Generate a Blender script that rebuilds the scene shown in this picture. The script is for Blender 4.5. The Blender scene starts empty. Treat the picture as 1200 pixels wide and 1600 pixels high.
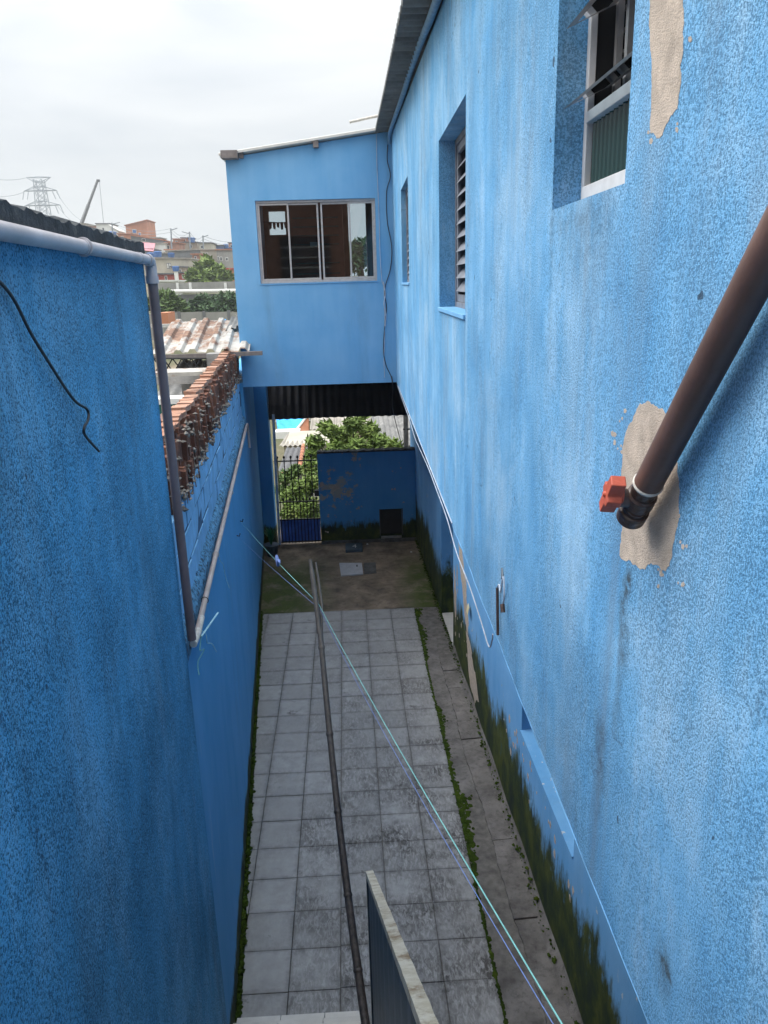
import bpy, math, random
from mathutils import Matrix, Vector
random.seed(7)
R_ = math.radians
sc = bpy.context.scene
COL = sc.collection

# ------------------------------------------------------------------ camera
F, CX, CY, H = 1200.0, 600.0, 800.0, 5.0          # photograph 1200 x 1600
_d = Vector(((710-CX)/F, (4800-CY)/F, 1)).normalized()
_y = Vector(((545-CX)/F, (440-CY)/F, 1)); _y = (_y-_d*_d.dot(_y)).normalized()
_x = _d.cross(_y)
if _x[0] < 0: _x = -_x
RM = Matrix((_x, _y, -_d))                        # camera (right, down, forward) -> world
EYE = Vector((0, 0, H))
def ray(px, py): return RM @ Vector(((px-CX)/F, (py-CY)/F, 1))
def at_z(px, py, z): v = ray(px, py); return EYE+v*((z-H)/v.z)
def at_y(px, py, y): v = ray(px, py); return EYE+v*(y/v.y)
def at_d(px, py, d): return EYE+ray(px, py)*d
cam = bpy.data.cameras.new('camera'); camo = bpy.data.objects.new('camera', cam); COL.objects.link(camo)
r, u, b = RM.col[0], -RM.col[1], -RM.col[2]
camo.matrix_world = Matrix(((r.x, u.x, b.x, 0), (r.y, u.y, b.y, 0), (r.z, u.z, b.z, H), (0, 0, 0, 1)))
cam.sensor_fit = 'VERTICAL'; cam.sensor_height = 36; cam.lens = 27.0
cam.clip_start = 0.03; cam.clip_end = 6000
sc.camera = camo

# ------------------------------------------------------------------ sky, sun, exposure
SUN_EL, SUN_AZ = R_(50), R_(-72)                 # azimuth from +Y towards +X
w = bpy.data.worlds.new('World'); sc.world = w; w.use_nodes = True
nt = w.node_tree; nt.nodes.clear()
def wn(t, **k):
    n = nt.nodes.new(t)
    for a, v in k.items(): setattr(n, a, v)
    return n
out = wn('ShaderNodeOutputWorld'); bg = wn('ShaderNodeBackground'); sky = wn('ShaderNodeTexSky')
sky.sky_type = 'NISHITA'; sky.sun_disc = False; sky.sun_elevation = SUN_EL; sky.sun_rotation = SUN_AZ
bg.inputs['Strength'].default_value = 0.1
tc = wn('ShaderNodeTexCoord'); mp = wn('ShaderNodeMapping'); mp.inputs['Scale'].default_value = (1.0, 1.0, 3.2)
nz = wn('ShaderNodeTexNoise'); nz.inputs['Scale'].default_value = 2.6; nz.inputs['Detail'].default_value = 7
nz.inputs['Roughness'].default_value = 0.52; nz.inputs['Distortion'].default_value = 0.4
cr = wn('ShaderNodeValToRGB'); cr.color_ramp.elements[0].position = 0.36; cr.color_ramp.elements[1].position = 0.60
cr.color_ramp.elements[0].color = (3.5, 3.68, 3.84, 1); cr.color_ramp.elements[1].color = (4.5, 4.56, 4.54, 1)
sx = wn('ShaderNodeSeparateXYZ')
# overcast luminance: brighter overhead than at the horizon (CIE overcast law, softened)
gr = wn('ShaderNodeMapRange'); gr.inputs[1].default_value = -0.1; gr.inputs[2].default_value = 1.0
gr.inputs[3].default_value = 0.0; gr.inputs[4].default_value = 1.0
pw = wn('ShaderNodeMath', operation='POWER'); pw.inputs[1].default_value = 1.95
ma = wn('ShaderNodeMath', operation='MULTIPLY_ADD'); ma.inputs[1].default_value = 3.9; ma.inputs[2].default_value = 0.70
vm = wn('ShaderNodeVectorMath', operation='SCALE')
mx = wn('ShaderNodeMix', data_type='RGBA'); mx.inputs[0].default_value = 0.93
L = nt.links.new
L(tc.outputs['Generated'], mp.inputs[0]); L(mp.outputs[0], nz.inputs['Vector']); L(nz.outputs[0], cr.inputs[0])
L(tc.outputs['Generated'], sx.inputs[0]); L(sx.outputs[2], gr.inputs[0])
L(gr.outputs[0], pw.inputs[0]); L(pw.outputs[0], ma.inputs[0])
L(cr.outputs[0], vm.inputs[0]); L(ma.outputs[0], vm.inputs['Scale'])
L(sky.outputs[0], mx.inputs[6]); L(vm.outputs[0], mx.inputs[7]); L(mx.outputs[2], bg.inputs[0]); L(bg.outputs[0], out.inputs[0])
sl = bpy.data.lights.new('sun', 'SUN'); sl.energy = 1.5; sl.angle = R_(35); sl.color = (1.0, 0.97, 0.92)
so = bpy.data.objects.new('sun', sl); COL.objects.link(so)
sd = Vector((math.sin(SUN_AZ)*math.cos(SUN_EL), math.cos(SUN_AZ)*math.cos(SUN_EL), math.sin(SUN_EL)))
so.rotation_euler = sd.to_track_quat('Z', 'Y').to_euler(); so.location = (-20, -10, 40)
sc.view_settings.view_transform = 'Standard'; sc.view_settings.look = 'None'
sc.view_settings.exposure = 1.08; sc.view_settings.gamma = 1.0; sc.view_settings.use_curve_mapping = False
sc.render.engine = 'CYCLES'
sc.cycles.use_denoising = True; sc.cycles.max_bounces = 8; sc.cycles.diffuse_bounces = 5
sc.cycles.transparent_max_bounces = 12; sc.cycles.volume_bounces = 0

# ------------------------------------------------------------------ materials
class NT:
    def __init__(s, name, rough=0.85):
        s.m = bpy.data.materials.new(name); s.m.use_nodes = True; s.t = s.m.node_tree
        s.p = s.t.nodes['Principled BSDF']; s.p.inputs['Roughness'].default_value = rough
        s.geo = s.t.nodes.new('ShaderNodeNewGeometry'); s.pos = s.geo.outputs['Position']
    def put(s, sock, v):
        if isinstance(v, bpy.types.NodeSocket): s.t.links.new(v, sock)
        elif isinstance(v, (tuple, list)) and len(v) == 3 and sock.type == 'RGBA': sock.default_value = (*v, 1)
        else: sock.default_value = v
    def map(s, scale, vec=None, loc=(0, 0, 0), rot=(0, 0, 0)):
        n = s.t.nodes.new('ShaderNodeMapping'); s.put(n.inputs[0], vec or s.pos)
        n.inputs['Scale'].default_value = scale; n.inputs['Location'].default_value = loc; n.inputs['Rotation'].default_value = rot
        return n.outputs[0]
    def noise(s, scale, detail=4, rough=0.55, vec=None, dist=0):
        n = s.t.nodes.new('ShaderNodeTexNoise'); s.put(n.inputs['Vector'], vec or s.pos)
        n.inputs['Scale'].default_value = scale; n.inputs['Detail'].default_value = detail
        n.inputs['Roughness'].default_value = rough; n.inputs['Distortion'].default_value = dist
        return n.outputs[0]
    def vor(s, scale, vec=None, feature='F1', out=0):
        n = s.t.nodes.new('ShaderNodeTexVoronoi'); n.feature = feature; s.put(n.inputs['Vector'], vec or s.pos)
        n.inputs['Scale'].default_value = scale; return n.outputs[out]
    def ramp(s, fac, *stops):
        n = s.t.nodes.new('ShaderNodeValToRGB'); s.put(n.inputs[0], fac); e = n.color_ramp.elements
        while len(e) < len(stops): e.new(0.5)
        for el, (p, c) in zip(e, stops):
            el.position = p; el.color = (c, c, c, 1) if isinstance(c, (int, float)) else (*c, 1)
        return n.outputs[0]
    def mix(s, f, a, b, blend='MIX'):
        n = s.t.nodes.new('ShaderNodeMix'); n.data_type = 'RGBA'; n.blend_type = blend
        s.put(n.inputs[0], f); s.put(n.inputs[6], a); s.put(n.inputs[7], b); return n.outputs[2]
    def math(s, op, a, b=0.0, clamp=False):
        n = s.t.nodes.new('ShaderNodeMath'); n.operation = op; n.use_clamp = clamp
        s.put(n.inputs[0], a); s.put(n.inputs[1], b); return n.outputs[0]
    def range(s, v, a, b, c=0.0, d=1.0):
        n = s.t.nodes.new('ShaderNodeMapRange'); s.put(n.inputs[0], v)
        for i, q in enumerate((a, b, c, d)): n.inputs[i+1].default_value = q
        return n.outputs[0]
    def xyz(s, i, vec=None):
        n = s.t.nodes.new('ShaderNodeSeparateXYZ'); s.put(n.inputs[0], vec or s.pos); return n.outputs[i]
    def info(s, o):
        n = s.t.nodes.new('ShaderNodeObjectInfo'); return n.outputs[o]
    def bump(s, h, strength=0.5, dist=0.01, normal=None):
        n = s.t.nodes.new('ShaderNodeBump'); s.put(n.inputs['Height'], h)
        n.inputs['Strength'].default_value = strength; n.inputs['Distance'].default_value = dist
        if normal: s.put(n.inputs['Normal'], normal)
        return n.outputs[0]
    def done(s, color=None, rough=None, normal=None, **kw):
        if color is not None: s.put(s.p.inputs['Base Color'], color)
        if rough is not None: s.put(s.p.inputs['Roughness'], rough)
        if normal is not None: s.put(s.p.inputs['Normal'], normal)
        for k, v in kw.items(): s.put(s.p.inputs[k.replace('_', ' ')], v)
        return s.m
M = {}
def simple(name, col, rough=0.8, var=0.25, scale=8, bump=0.0, bscale=60, metal=0.0, spec=0.5):
    g = NT(name, rough)
    n = g.noise(scale, 5, 0.6)
    c = g.mix(g.ramp(n, (0.3, 0), (0.7, 1)), tuple(x*(1-var) for x in col), tuple(min(1, x*(1+var)) for x in col))
    nm = g.bump(g.noise(bscale, 3), bump, 0.01) if bump else None
    M[name] = g.done(c, None, nm, Metallic=metal, Specular_IOR_Level=spec); return M[name]

STAINS = ((1.42, 0.035, 4.47, 3.95, 0.95), (1.52, 0.05, 4.05, 3.62, 0.6), (1.9, 0.30, 5.19, 4.95, 0.5), (1.10, 0.045, 3.83, 3.68, 1.0), (1.0, 0.02, 3.74, 3.62, 0.7), (2.16, 0.03, 5.2, 4.6, 0.35), (3.9, 0.04, 4.83, 4.3, 0.4), (2.79, 0.02, 3.92, 3.6, 0.4))
def stucco(name, deep, mid, pale, grime, grime_amt, grain=1.0, fade_lo=0.40, fade_hi=0.66, zg=None, gs=215, stains=()):
    g = NT(name, 0.9)
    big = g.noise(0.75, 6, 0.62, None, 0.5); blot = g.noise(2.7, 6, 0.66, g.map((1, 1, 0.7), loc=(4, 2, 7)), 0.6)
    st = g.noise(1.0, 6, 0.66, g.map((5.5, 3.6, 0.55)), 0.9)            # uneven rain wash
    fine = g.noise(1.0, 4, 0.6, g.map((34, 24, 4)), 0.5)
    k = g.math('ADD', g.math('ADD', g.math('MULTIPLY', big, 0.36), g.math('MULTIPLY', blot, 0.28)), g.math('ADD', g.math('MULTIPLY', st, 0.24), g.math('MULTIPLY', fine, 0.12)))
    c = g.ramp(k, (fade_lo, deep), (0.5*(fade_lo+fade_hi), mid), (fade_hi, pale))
    gr1 = g.noise(gs, 3, 0.7); gr2 = g.noise(gs*2.1, 2, 0.6)
    mod = g.noise(1.9, 4, 0.6, g.map((1, 1, 1), loc=(1, 8, 3)))          # thrown plaster is rougher in places
    h = g.math('MULTIPLY', g.math('ADD', gr1, g.math('MULTIPLY', gr2, 0.5)), g.range(mod, 0.35, 0.65, 0.45, 1.15))
    pit = g.ramp(g.math('SUBTRACT', gr1, g.math('MULTIPLY', mod, 0.22)), (0.315, 1), (0.41, 0))
    c = g.mix(g.math('MULTIPLY', pit, 0.62*grain), c, tuple(x*0.33 for x in deep))
    tip = g.ramp(gr1, (0.58, 0), (0.72, 1)); c = g.mix(g.math('MULTIPLY', tip, 0.25), c, tuple(min(0.9, x*1.25) for x in pale))
    s2 = g.noise(1.0, 7, 0.7, g.map((4.2, 3.0, 0.55), loc=(3, 9, 1)), 1.0)
    gm = g.ramp(s2, (0.50, 0), (0.70, 1))
    if zg: gm = g.math('ADD', g.math('MULTIPLY', gm, 0.5), g.math('MULTIPLY', g.range(g.math('ADD', g.xyz(2), g.math('MULTIPLY', g.math('SUBTRACT', st, 0.5), 1.6)), zg[0], zg[1]), 0.85), True)
    c = g.mix(g.math('MULTIPLY', gm, grime_amt), c, grime)
    for ys_, ws_, zt_, zb_, am_ in stains:                              # run-off stains below fittings
        dy = g.math('ABSOLUTE', g.math('SUBTRACT', g.math('ADD', g.xyz(1), g.math('MULTIPLY', g.math('SUBTRACT', g.noise(6, 4, 0.6), 0.5), 0.12)), ys_))
        f1 = g.range(dy, ws_, ws_*0.2); f2 = g.range(g.xyz(2), zb_, zt_-0.05); f3 = g.range(g.xyz(2), zt_, zt_-0.06)
        fx = g.math('MULTIPLY', g.math('MULTIPLY', f1, f2), g.math('MULTIPLY', f3, g.ramp(g.noise(38, 4, 0.7), (0.34, 0.15), (0.6, 1))))
        c = g.mix(g.math('MULTIPLY', fx, am_), c, (0.05, 0.06, 0.06))
    ch = g.ramp(g.noise(17, 2, 0.4), (0.225, 1), (0.235, 0))            # little chips and hairline cracks
    n3 = g.t.nodes.new('ShaderNodeVectorMath'); n3.operation = 'MULTIPLY_ADD'
    nc = g.t.nodes.new('ShaderNodeTexNoise'); nc.inputs['Scale'].default_value = 5; nc.inputs['Detail'].default_value = 5; g.put(nc.inputs['Vector'], g.pos)
    g.put(n3.inputs[0], nc.outputs['Color']); n3.inputs[1].default_value = (0.28, 0.28, 0.28); g.put(n3.inputs[2], g.map((1, 1, 0.45)))
    cv = g.vor(0.85, n3.outputs[0], 'DISTANCE_TO_EDGE'); ck = g.math('MULTIPLY', g.ramp(cv, (0.0008, 1), (0.0022, 0)), g.ramp(g.noise(1.1, 2), (0.55, 0), (0.62, 1)))
    c = g.mix(g.math('MULTIPLY', g.math('MAXIMUM', ch, g.math('MULTIPLY', ck, 0.6)), 0.8), c, (0.03, 0.05, 0.08))
    nm = g.bump(g.noise(2.1, 5, 0.55), 0.5, 0.05)                       # trowel waves
    nm = g.bump(h, 0.62*grain, 0.007, nm)
    M[name] = g.done(c, None, nm, Specular_IOR_Level=0.25); return M[name]

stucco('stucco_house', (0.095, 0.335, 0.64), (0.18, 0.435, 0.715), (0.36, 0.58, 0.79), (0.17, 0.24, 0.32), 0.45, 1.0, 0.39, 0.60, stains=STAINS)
stucco('stucco_left', (0.06, 0.315, 0.59), (0.10, 0.385, 0.67), (0.19, 0.475, 0.745), (0.055, 0.09, 0.115), 0.68, 1.5, 0.39, 0.60, zg=(4.4, 6.0), gs=135)

def smooth_paint(name, a, b, moss_h=0.0, peel=0.0, peel_col=(0.36, 0.31, 0.25), white=0.0, spot=None, drips=0.0):
    g = NT(name, 0.75)
    n = g.noise(1.3, 6, 0.6); st = g.noise(1, 5, 0.6, g.map((5, 4, 0.5)))
    c = g.mix(g.ramp(g.math('ADD', g.math('MULTIPLY', n, 0.6), g.math('MULTIPLY', st, 0.4)), (0.36, 0), (0.64, 1)), a, b)
    c = g.mix(g.ramp(g.noise(0.8, 5, 0.7, g.map((3, 2.2, 0.5), loc=(5, 1, 2))), (0.55, 0), (0.8, 0.35)), c, (0.12, 0.19, 0.26))
    z = g.xyz(2)
    if peel:
        pn = g.noise(2.6, 8, 0.68, g.map((1, 1, 0.75), loc=(1.3, 0.4, 0)))
        c = g.mix(g.ramp(pn, (0.69-peel, 0), (0.70-peel, 1)), c, peel_col)
    if spot:
        vd = g.t.nodes.new('ShaderNodeVectorMath'); vd.operation = 'DISTANCE'; g.put(vd.inputs[0], g.pos); vd.inputs[1].default_value = spot[0]
        pn = g.math('ADD', g.noise(6.5, 8, 0.72), g.range(vd.outputs['Value'], 0.0, spot[1], 0.20, -0.10))
        c = g.mix(g.ramp(pn, (0.60, 0), (0.64, 0.9)), c, peel_col)
    if drips:
        dn = g.noise(1.0, 4, 0.6, g.map((26, 19, 0.8), loc=(2, 5, 1))); dm = g.ramp(g.noise(0.9, 3, 0.5), (0.45, 0), (0.6, 1))
        c = g.mix(g.math('MULTIPLY', g.math('MULTIPLY', g.ramp(dn, (0.66, 0), (0.70, 1)), dm), drips), c, (0.45, 0.58, 0.70))
    if white:
        wn_ = g.noise(17, 5, 0.65, g.map((1, 0.8, 0.5)))
        band = g.ramp(g.noise(1.1, 4, 0.5, g.map((1, 1, 2.2), loc=(0, 3, 0))), (0.55, 0), (0.62, 1))
        c = g.mix(g.math('MULTIPLY', g.ramp(wn_, (0.63, 0), (0.65, 1)), g.math('MULTIPLY', band, white)), c, (0.62, 0.62, 0.58))
    if moss_h:
        wob = g.math('ADD', g.math('MULTIPLY', g.noise(1.6, 7, 0.7, g.map((1, 1, 0.6))), 0.65), g.math('MULTIPLY', g.noise(1.0, 6, 0.75, g.map((14, 14, 3))), 0.35))
        zz = g.math('ADD', z, g.math('MULTIPLY', g.math('SUBTRACT', wob, 0.5), -1.9*moss_h))
        mf = g.ramp(g.range(zz, 0.0, moss_h*1.25), (0.50, 1), (0.66, 0))
        mc = g.ramp(g.noise(3.0, 7, 0.7, g.map((1.4, 1.4, 1.0))), (0.34, (0.006, 0.016, 0.018)), (0.48, (0.022, 0.04, 0.013)), (0.62, (0.065, 0.08, 0.014)), (0.72, (0.03, 0.075, 0.08)))
        c = g.mix(mf, c, mc)
    nm = g.bump(g.noise(2.0, 4), 0.3, 0.04); nm = g.bump(g.noise(90, 4, 0.6), 0.22, 0.006, nm)
    M[name] = g.done(c, None, nm, Specular_IOR_Level=0.3); return M[name]
smooth_paint('paint_room', (0.125, 0.35, 0.62), (0.20, 0.43, 0.68))
smooth_paint('paint_lower', (0.10, 0.32, 0.63), (0.19, 0.42, 0.71), 1.12, 0.02, white=0.8)
smooth_paint('paint_boundary', (0.065, 0.315, 0.60), (0.115, 0.385, 0.68), 0.36, 0.0, drips=0.6)
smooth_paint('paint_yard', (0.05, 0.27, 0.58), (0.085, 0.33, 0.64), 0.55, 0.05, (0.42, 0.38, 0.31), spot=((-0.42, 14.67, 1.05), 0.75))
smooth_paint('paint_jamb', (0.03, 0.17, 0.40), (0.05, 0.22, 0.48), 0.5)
simple('paint_block', (0.20, 0.45, 0.72), 0.85, 0.2, 6, 0.6, 90)
simple('mortar_blue', (0.03, 0.095, 0.19), 0.95, 0.4, 20, 0.7, 70)
simple('mortar', (0.21, 0.185, 0.16), 0.95, 0.5, 14, 0.8, 60)
simple('plaster', (0.48, 0.40, 0.33), 0.95, 0.22, 22, 0.5, 330)
simple('concrete', (0.27, 0.26, 0.25), 0.92, 0.35, 5, 0.6, 80)
simple('concrete_dark', (0.09, 0.09, 0.09), 0.95, 0.5, 7, 0.8, 60)
simple('aluminium', (0.50, 0.47, 0.46), 0.45, 0.12, 20, 0, metal=0.55)
simple('aluminium_bright', (0.56, 0.55, 0.55), 0.45, 0.1, 20)
simple('shutter_metal', (0.19, 0.205, 0.24), 0.55, 0.25, 12, 0.1, 60, metal=0.2)
simple('pvc_grey', (0.42, 0.39, 0.41), 0.55, 0.22, 5, 0.05, 40)
simple('pvc_down', (0.17, 0.13, 0.135), 0.5, 0.25, 6)
simple('pvc_tan', (0.42, 0.35, 0.32), 0.5, 0.2, 6, 0.05, 40)
simple('pvc_brown', (0.125, 0.07, 0.055), 0.5, 0.3, 5, 0.06, 90)
simple('pvc_dark', (0.075, 0.045, 0.036), 0.35, 0.4, 24, 0.3, 60)
simple('handle_orange', (0.50, 0.10, 0.055), 0.5, 0.15, 30, 0.15, 120)
simple('tape_white', (0.55, 0.52, 0.47), 0.6, 0.2, 40, 0.3, 90)
simple('cable_black', (0.018, 0.018, 0.022), 0.5)
simple('cable_pale', (0.42, 0.48, 0.56), 0.5)
simple('lip_pale', (0.16, 0.38, 0.63), 0.9, 0.35, 9)
simple('cable_blue', (0.16, 0.30, 0.46), 0.6, 0.25, 12)
simple('rope_green', (0.17, 0.42, 0.40), 0.7, 0.15, 60)
simple('rope_blue', (0.13, 0.20, 0.44), 0.7, 0.15, 60)
simple('rope_pale', (0.40, 0.66, 0.72), 0.7, 0.15, 60)
simple('iron_black', (0.008, 0.008, 0.010), 0.6, 0.4, 30)
simple('gate_blue', (0.05, 0.14, 0.55), 0.5, 0.25, 9, 0.1, 30)
simple('post_white', (0.45, 0.55, 0.72), 0.5, 0.2, 9)
simple('slate_paint', (0.045, 0.075, 0.105), 0.5, 0.3, 7, 0.15, 50)
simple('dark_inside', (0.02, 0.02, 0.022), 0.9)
simple('wood_brown', (0.16, 0.085, 0.065), 0.55, 0.3, 5)
simple('wood_red', (0.34, 0.13, 0.09), 0.5, 0.3, 3)
simple('wood_grey', (0.20, 0.17, 0.16), 0.8, 0.3, 10, 0.3, 50)
simple('cover_slab', (0.42, 0.43, 0.46), 0.8, 0.14, 9, 0.3, 90)
simple('tile_pale', (0.60, 0.58, 0.54), 0.35, 0.12, 6)
simple('curtain', (0.42, 0.40, 0.38), 0.9, 0.2, 4)
simple('tarp_blue', (0.02, 0.33, 0.78), 0.6, 0.12, 3)
simple('fabric_green', (0.015, 0.12, 0.085), 0.8, 0.3, 4)
simple('white_wall', (0.70, 0.70, 0.67), 0.85, 0.12, 2)
simple('steel_far', (0.22, 0.25, 0.28), 0.6)
simple('wire_far', (0.16, 0.18, 0.20), 0.7)
simple('paper', (0.62, 0.54, 0.32), 0.8, 0.1)

g = NT('tile', 0.55)                                     # grey patio tile; object colour red = how dirty
rnd = g.info('Random'); dirt = g.xyz(0, g.info('Color'))
base = g.mix(g.ramp(g.noise(7, 5, 0.65), (0.35, 0), (0.7, 1)), (0.31, 0.306, 0.302), (0.43, 0.426, 0.422))
base = g.mix(g.math('MULTIPLY', rnd, 0.6), base, (0.27, 0.266, 0.262))
scr = g.noise(1.0, 6, 0.72, g.map((34, 13, 1), rot=(0, 0, 0.5)), 0.9)      # brushed relief that holds dirt
pat = g.noise(2.1, 6, 0.65, g.map((1, 1, 1), loc=(2.2, 0, 0)))
am = g.math('MULTIPLY', g.ramp(scr, (0.38, 0), (0.56, 1)), g.math('MULTIPLY', g.ramp(pat, (0.36, 0.1), (0.62, 1)), dirt), True)
c = g.mix(am, base, (0.058, 0.053, 0.050))
oc = g.t.nodes.new('ShaderNodeTexCoord').outputs['Object']
ed = g.math('MAXIMUM', g.math('ABSOLUTE', g.xyz(0, oc)), g.math('ABSOLUTE', g.xyz(1, oc)))
edm = g.ramp(g.math('ADD', ed, g.math('MULTIPLY', g.noise(16, 4), 0.09)), (0.195, 0), (0.25, 1))
c = g.mix(g.math('MULTIPLY', edm, 0.5), c, (0.07, 0.064, 0.06))
st = g.ramp(g.noise(3.3, 7, 0.72, g.map((1, 1, 1), loc=(7.1, 3.3, 0))), (0.62, 0), (0.70, 0.75))
c = g.mix(st, c, (0.05, 0.046, 0.043))
nm = g.bump(scr, 0.25, 0.004); nm = g.bump(g.noise(1.4, 2), 0.2, 0.02, nm)
M['tile'] = g.done(c, g.range(pat, 0.3, 0.7, 0.42, 0.7), nm)
simple('grout', (0.14, 0.13, 0.12), 0.95, 0.4, 12, 0.5, 80)
g = NT('tile_red', 0.6)
M['tile_cut'] = M['tile']

g = NT('floor_wet', 0.85)                                # passage floor: sandy cement, moss at both sides
x, yv = g.xyz(0), g.xyz(1)
n = g.noise(2.2, 7, 0.66); n2 = g.noise(9, 5, 0.65)
c = g.mix(g.ramp(n, (0.35, 0), (0.66, 1)), (0.09, 0.068, 0.05), (0.30, 0.235, 0.17))
c = g.mix(g.ramp(n2, (0.52, 0), (0.75, 0.7)), c, (0.045, 0.035, 0.028))
side = g.math('ADD', g.range(x, -0.35, -1.1), g.range(x, 0.55, 1.0), True)
sidey = g.range(yv, 14.0, 12.9)
mf = g.math('MULTIPLY', side, g.math('MULTIPLY', sidey, g.ramp(g.noise(2.7, 6, 0.7), (0.34, 0.1), (0.52, 1))))
c = g.mix(mf, c, g.mix(n2, (0.02, 0.035, 0.008), (0.10, 0.135, 0.02)))
M['floor_wet'] = g.done(c, None, g.bump(g.noise(26, 6, 0.65), 0.7, 0.015))

g = NT('strip', 0.9)                                     # cement drain strip with moss patches
n = g.noise(3.0, 7, 0.66)
c = g.mix(g.ramp(n, (0.33, 0), (0.68, 1)), (0.09, 0.083, 0.078), (0.23, 0.215, 0.205))
c = g.mix(g.ramp(g.noise(18, 5, 0.7), (0.5, 0), (0.72, 0.6)), c, (0.035, 0.032, 0.03))
M['strip'] = g.done(c, None, g.bump(g.noise(40, 6, 0.65), 0.7, 0.012))
g = NT('moss', 0.95)
c = g.ramp(g.noise(7, 6, 0.7), (0.3, (0.012, 0.022, 0.006)), (0.55, (0.045, 0.075, 0.010)), (0.75, (0.10, 0.13, 0.015)))
M['moss'] = g.done(c, None, g.bump(g.noise(120, 4, 0.7), 1.0, 0.01), Specular_IOR_Level=0.1)

g = NT('ledge_rough', 0.95)
c = g.ramp(g.noise(34, 5, 0.7), (0.38, (0.02, 0.04, 0.06)), (0.5, (0.09, 0.27, 0.46)), (0.66, (0.16, 0.40, 0.64)))
M['ledge_rough'] = g.done(c, None, g.bump(g.noise(60, 5, 0.7), 1.0, 0.02))
g = NT('coping', 0.95)
c = g.ramp(g.noise(9, 7, 0.7), (0.3, (0.012, 0.016, 0.02)), (0.55, (0.045, 0.055, 0.065)), (0.78, (0.16, 0.16, 0.15)))
M['coping'] = g.done(c, None, g.bump(g.noise(45, 6, 0.7), 1.0, 0.02))

g = NT('brick', 0.92)
rn = g.info('Random')
c = g.ramp(rn, (0.0, (0.10, 0.045, 0.032)), (0.45, (0.17, 0.068, 0.045)), (0.8, (0.24, 0.10, 0.06)), (1.0, (0.10, 0.06, 0.05)))
c = g.mix(g.ramp(g.noise(11, 6, 0.7), (0.48, 0), (0.66, 0.85)), c, (0.045, 0.038, 0.035))
M['brick'] = g.done(c, None, g.bump(g.noise(60, 4), 0.7, 0.01))
g = NT('brick_cap', 0.9)
rn = g.info('Random')
c = g.mix(rn, (0.33, 0.15, 0.09), (0.46, 0.27, 0.19))
c = g.mix(g.ramp(g.noise(9, 6, 0.7), (0.5, 0), (0.68, 0.8)), c, (0.17, 0.13, 0.115))
M['brick_cap'] = g.done(c, None, g.bump(g.noise(60, 4), 0.7, 0.01))

g = NT('rust_sheet', 0.7)
rustn = g.noise(1.9, 7, 0.68, g.map((1.2, 0.55, 1.0)))
c = g.mix(g.ramp(g.noise(6, 5, 0.6), (0.3, 0), (0.7, 1)), (0.30, 0.28, 0.255), (0.50, 0.475, 0.43))
rc = g.ramp(g.noise(8, 5, 0.65), (0.3, (0.09, 0.042, 0.028)), (0.55, (0.23, 0.12, 0.07)), (0.75, (0.40, 0.28, 0.19)))
c = g.mix(g.ramp(rustn, (0.47, 0), (0.56, 1)), c, rc)
M['rust_sheet'] = g.done(c, None, g.bump(g.noise(50, 4), 0.3, 0.006))
g = NT('fibre_cement', 0.9)
c = g.mix(g.ramp(g.noise(2.5, 7, 0.68), (0.32, 0), (0.7, 1)), (0.085, 0.085, 0.085), (0.24, 0.235, 0.225))
M['fibre_cement'] = g.done(c, None, g.bump(g.noise(50, 5), 0.4, 0.008))
g = NT('roof_beige', 0.9)
c = g.mix(g.ramp(g.noise(1.2, 7, 0.7), (0.32, 0), (0.7, 1)), (0.20, 0.18, 0.155), (0.38, 0.35, 0.305))
M['roof_beige'] = g.done(c, None, g.bump(g.noise(8, 5), 0.4, 0.03))
simple('fibre_shaded', (0.018, 0.018, 0.022), 0.9, 0.35, 3, 0.3, 40)  # fibre cement with the shade under the room put into its colour
simple('roof_slate', (0.10, 0.10, 0.105), 0.9, 0.3, 1.5, 0.4, 10)
simple('roof_clay', (0.36, 0.15, 0.085), 0.9, 0.35, 3, 0.4, 12)

g = NT('bamboo', 0.55)
t = g.noise(1.0, 5, 0.6, g.map((60, 60, 2.5), rot=(R_(38), R_(-7), 0)))
z = g.xyz(2)
c = g.mix(g.ramp(t, (0.35, 0), (0.66, 1)), (0.022, 0.017, 0.015), (0.075, 0.058, 0.05))
c = g.mix(g.math('MULTIPLY', g.range(z, 2.9, 3.65), 0.8), c, g.mix(t, (0.09, 0.075, 0.065), (0.24, 0.20, 0.165)))
M['bamboo'] = g.done(c, None, g.bump(t, 0.4, 0.004))

g = NT('rail_cap', 0.8)
c = g.mix(g.ramp(g.noise(14, 6, 0.68), (0.4, 0), (0.6, 1)), (0.50, 0.45, 0.34), (0.64, 0.60, 0.50))
c = g.mix(g.ramp(g.noise(6.5, 7, 0.75, g.map((1, 1, 1), loc=(4, 2, 0))), (0.52, 0), (0.64, 0.8)), c, (0.20, 0.12, 0.055))
M['rail_cap'] = g.done(c, None, g.bump(g.noise(70, 4), 0.5, 0.006))

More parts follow.
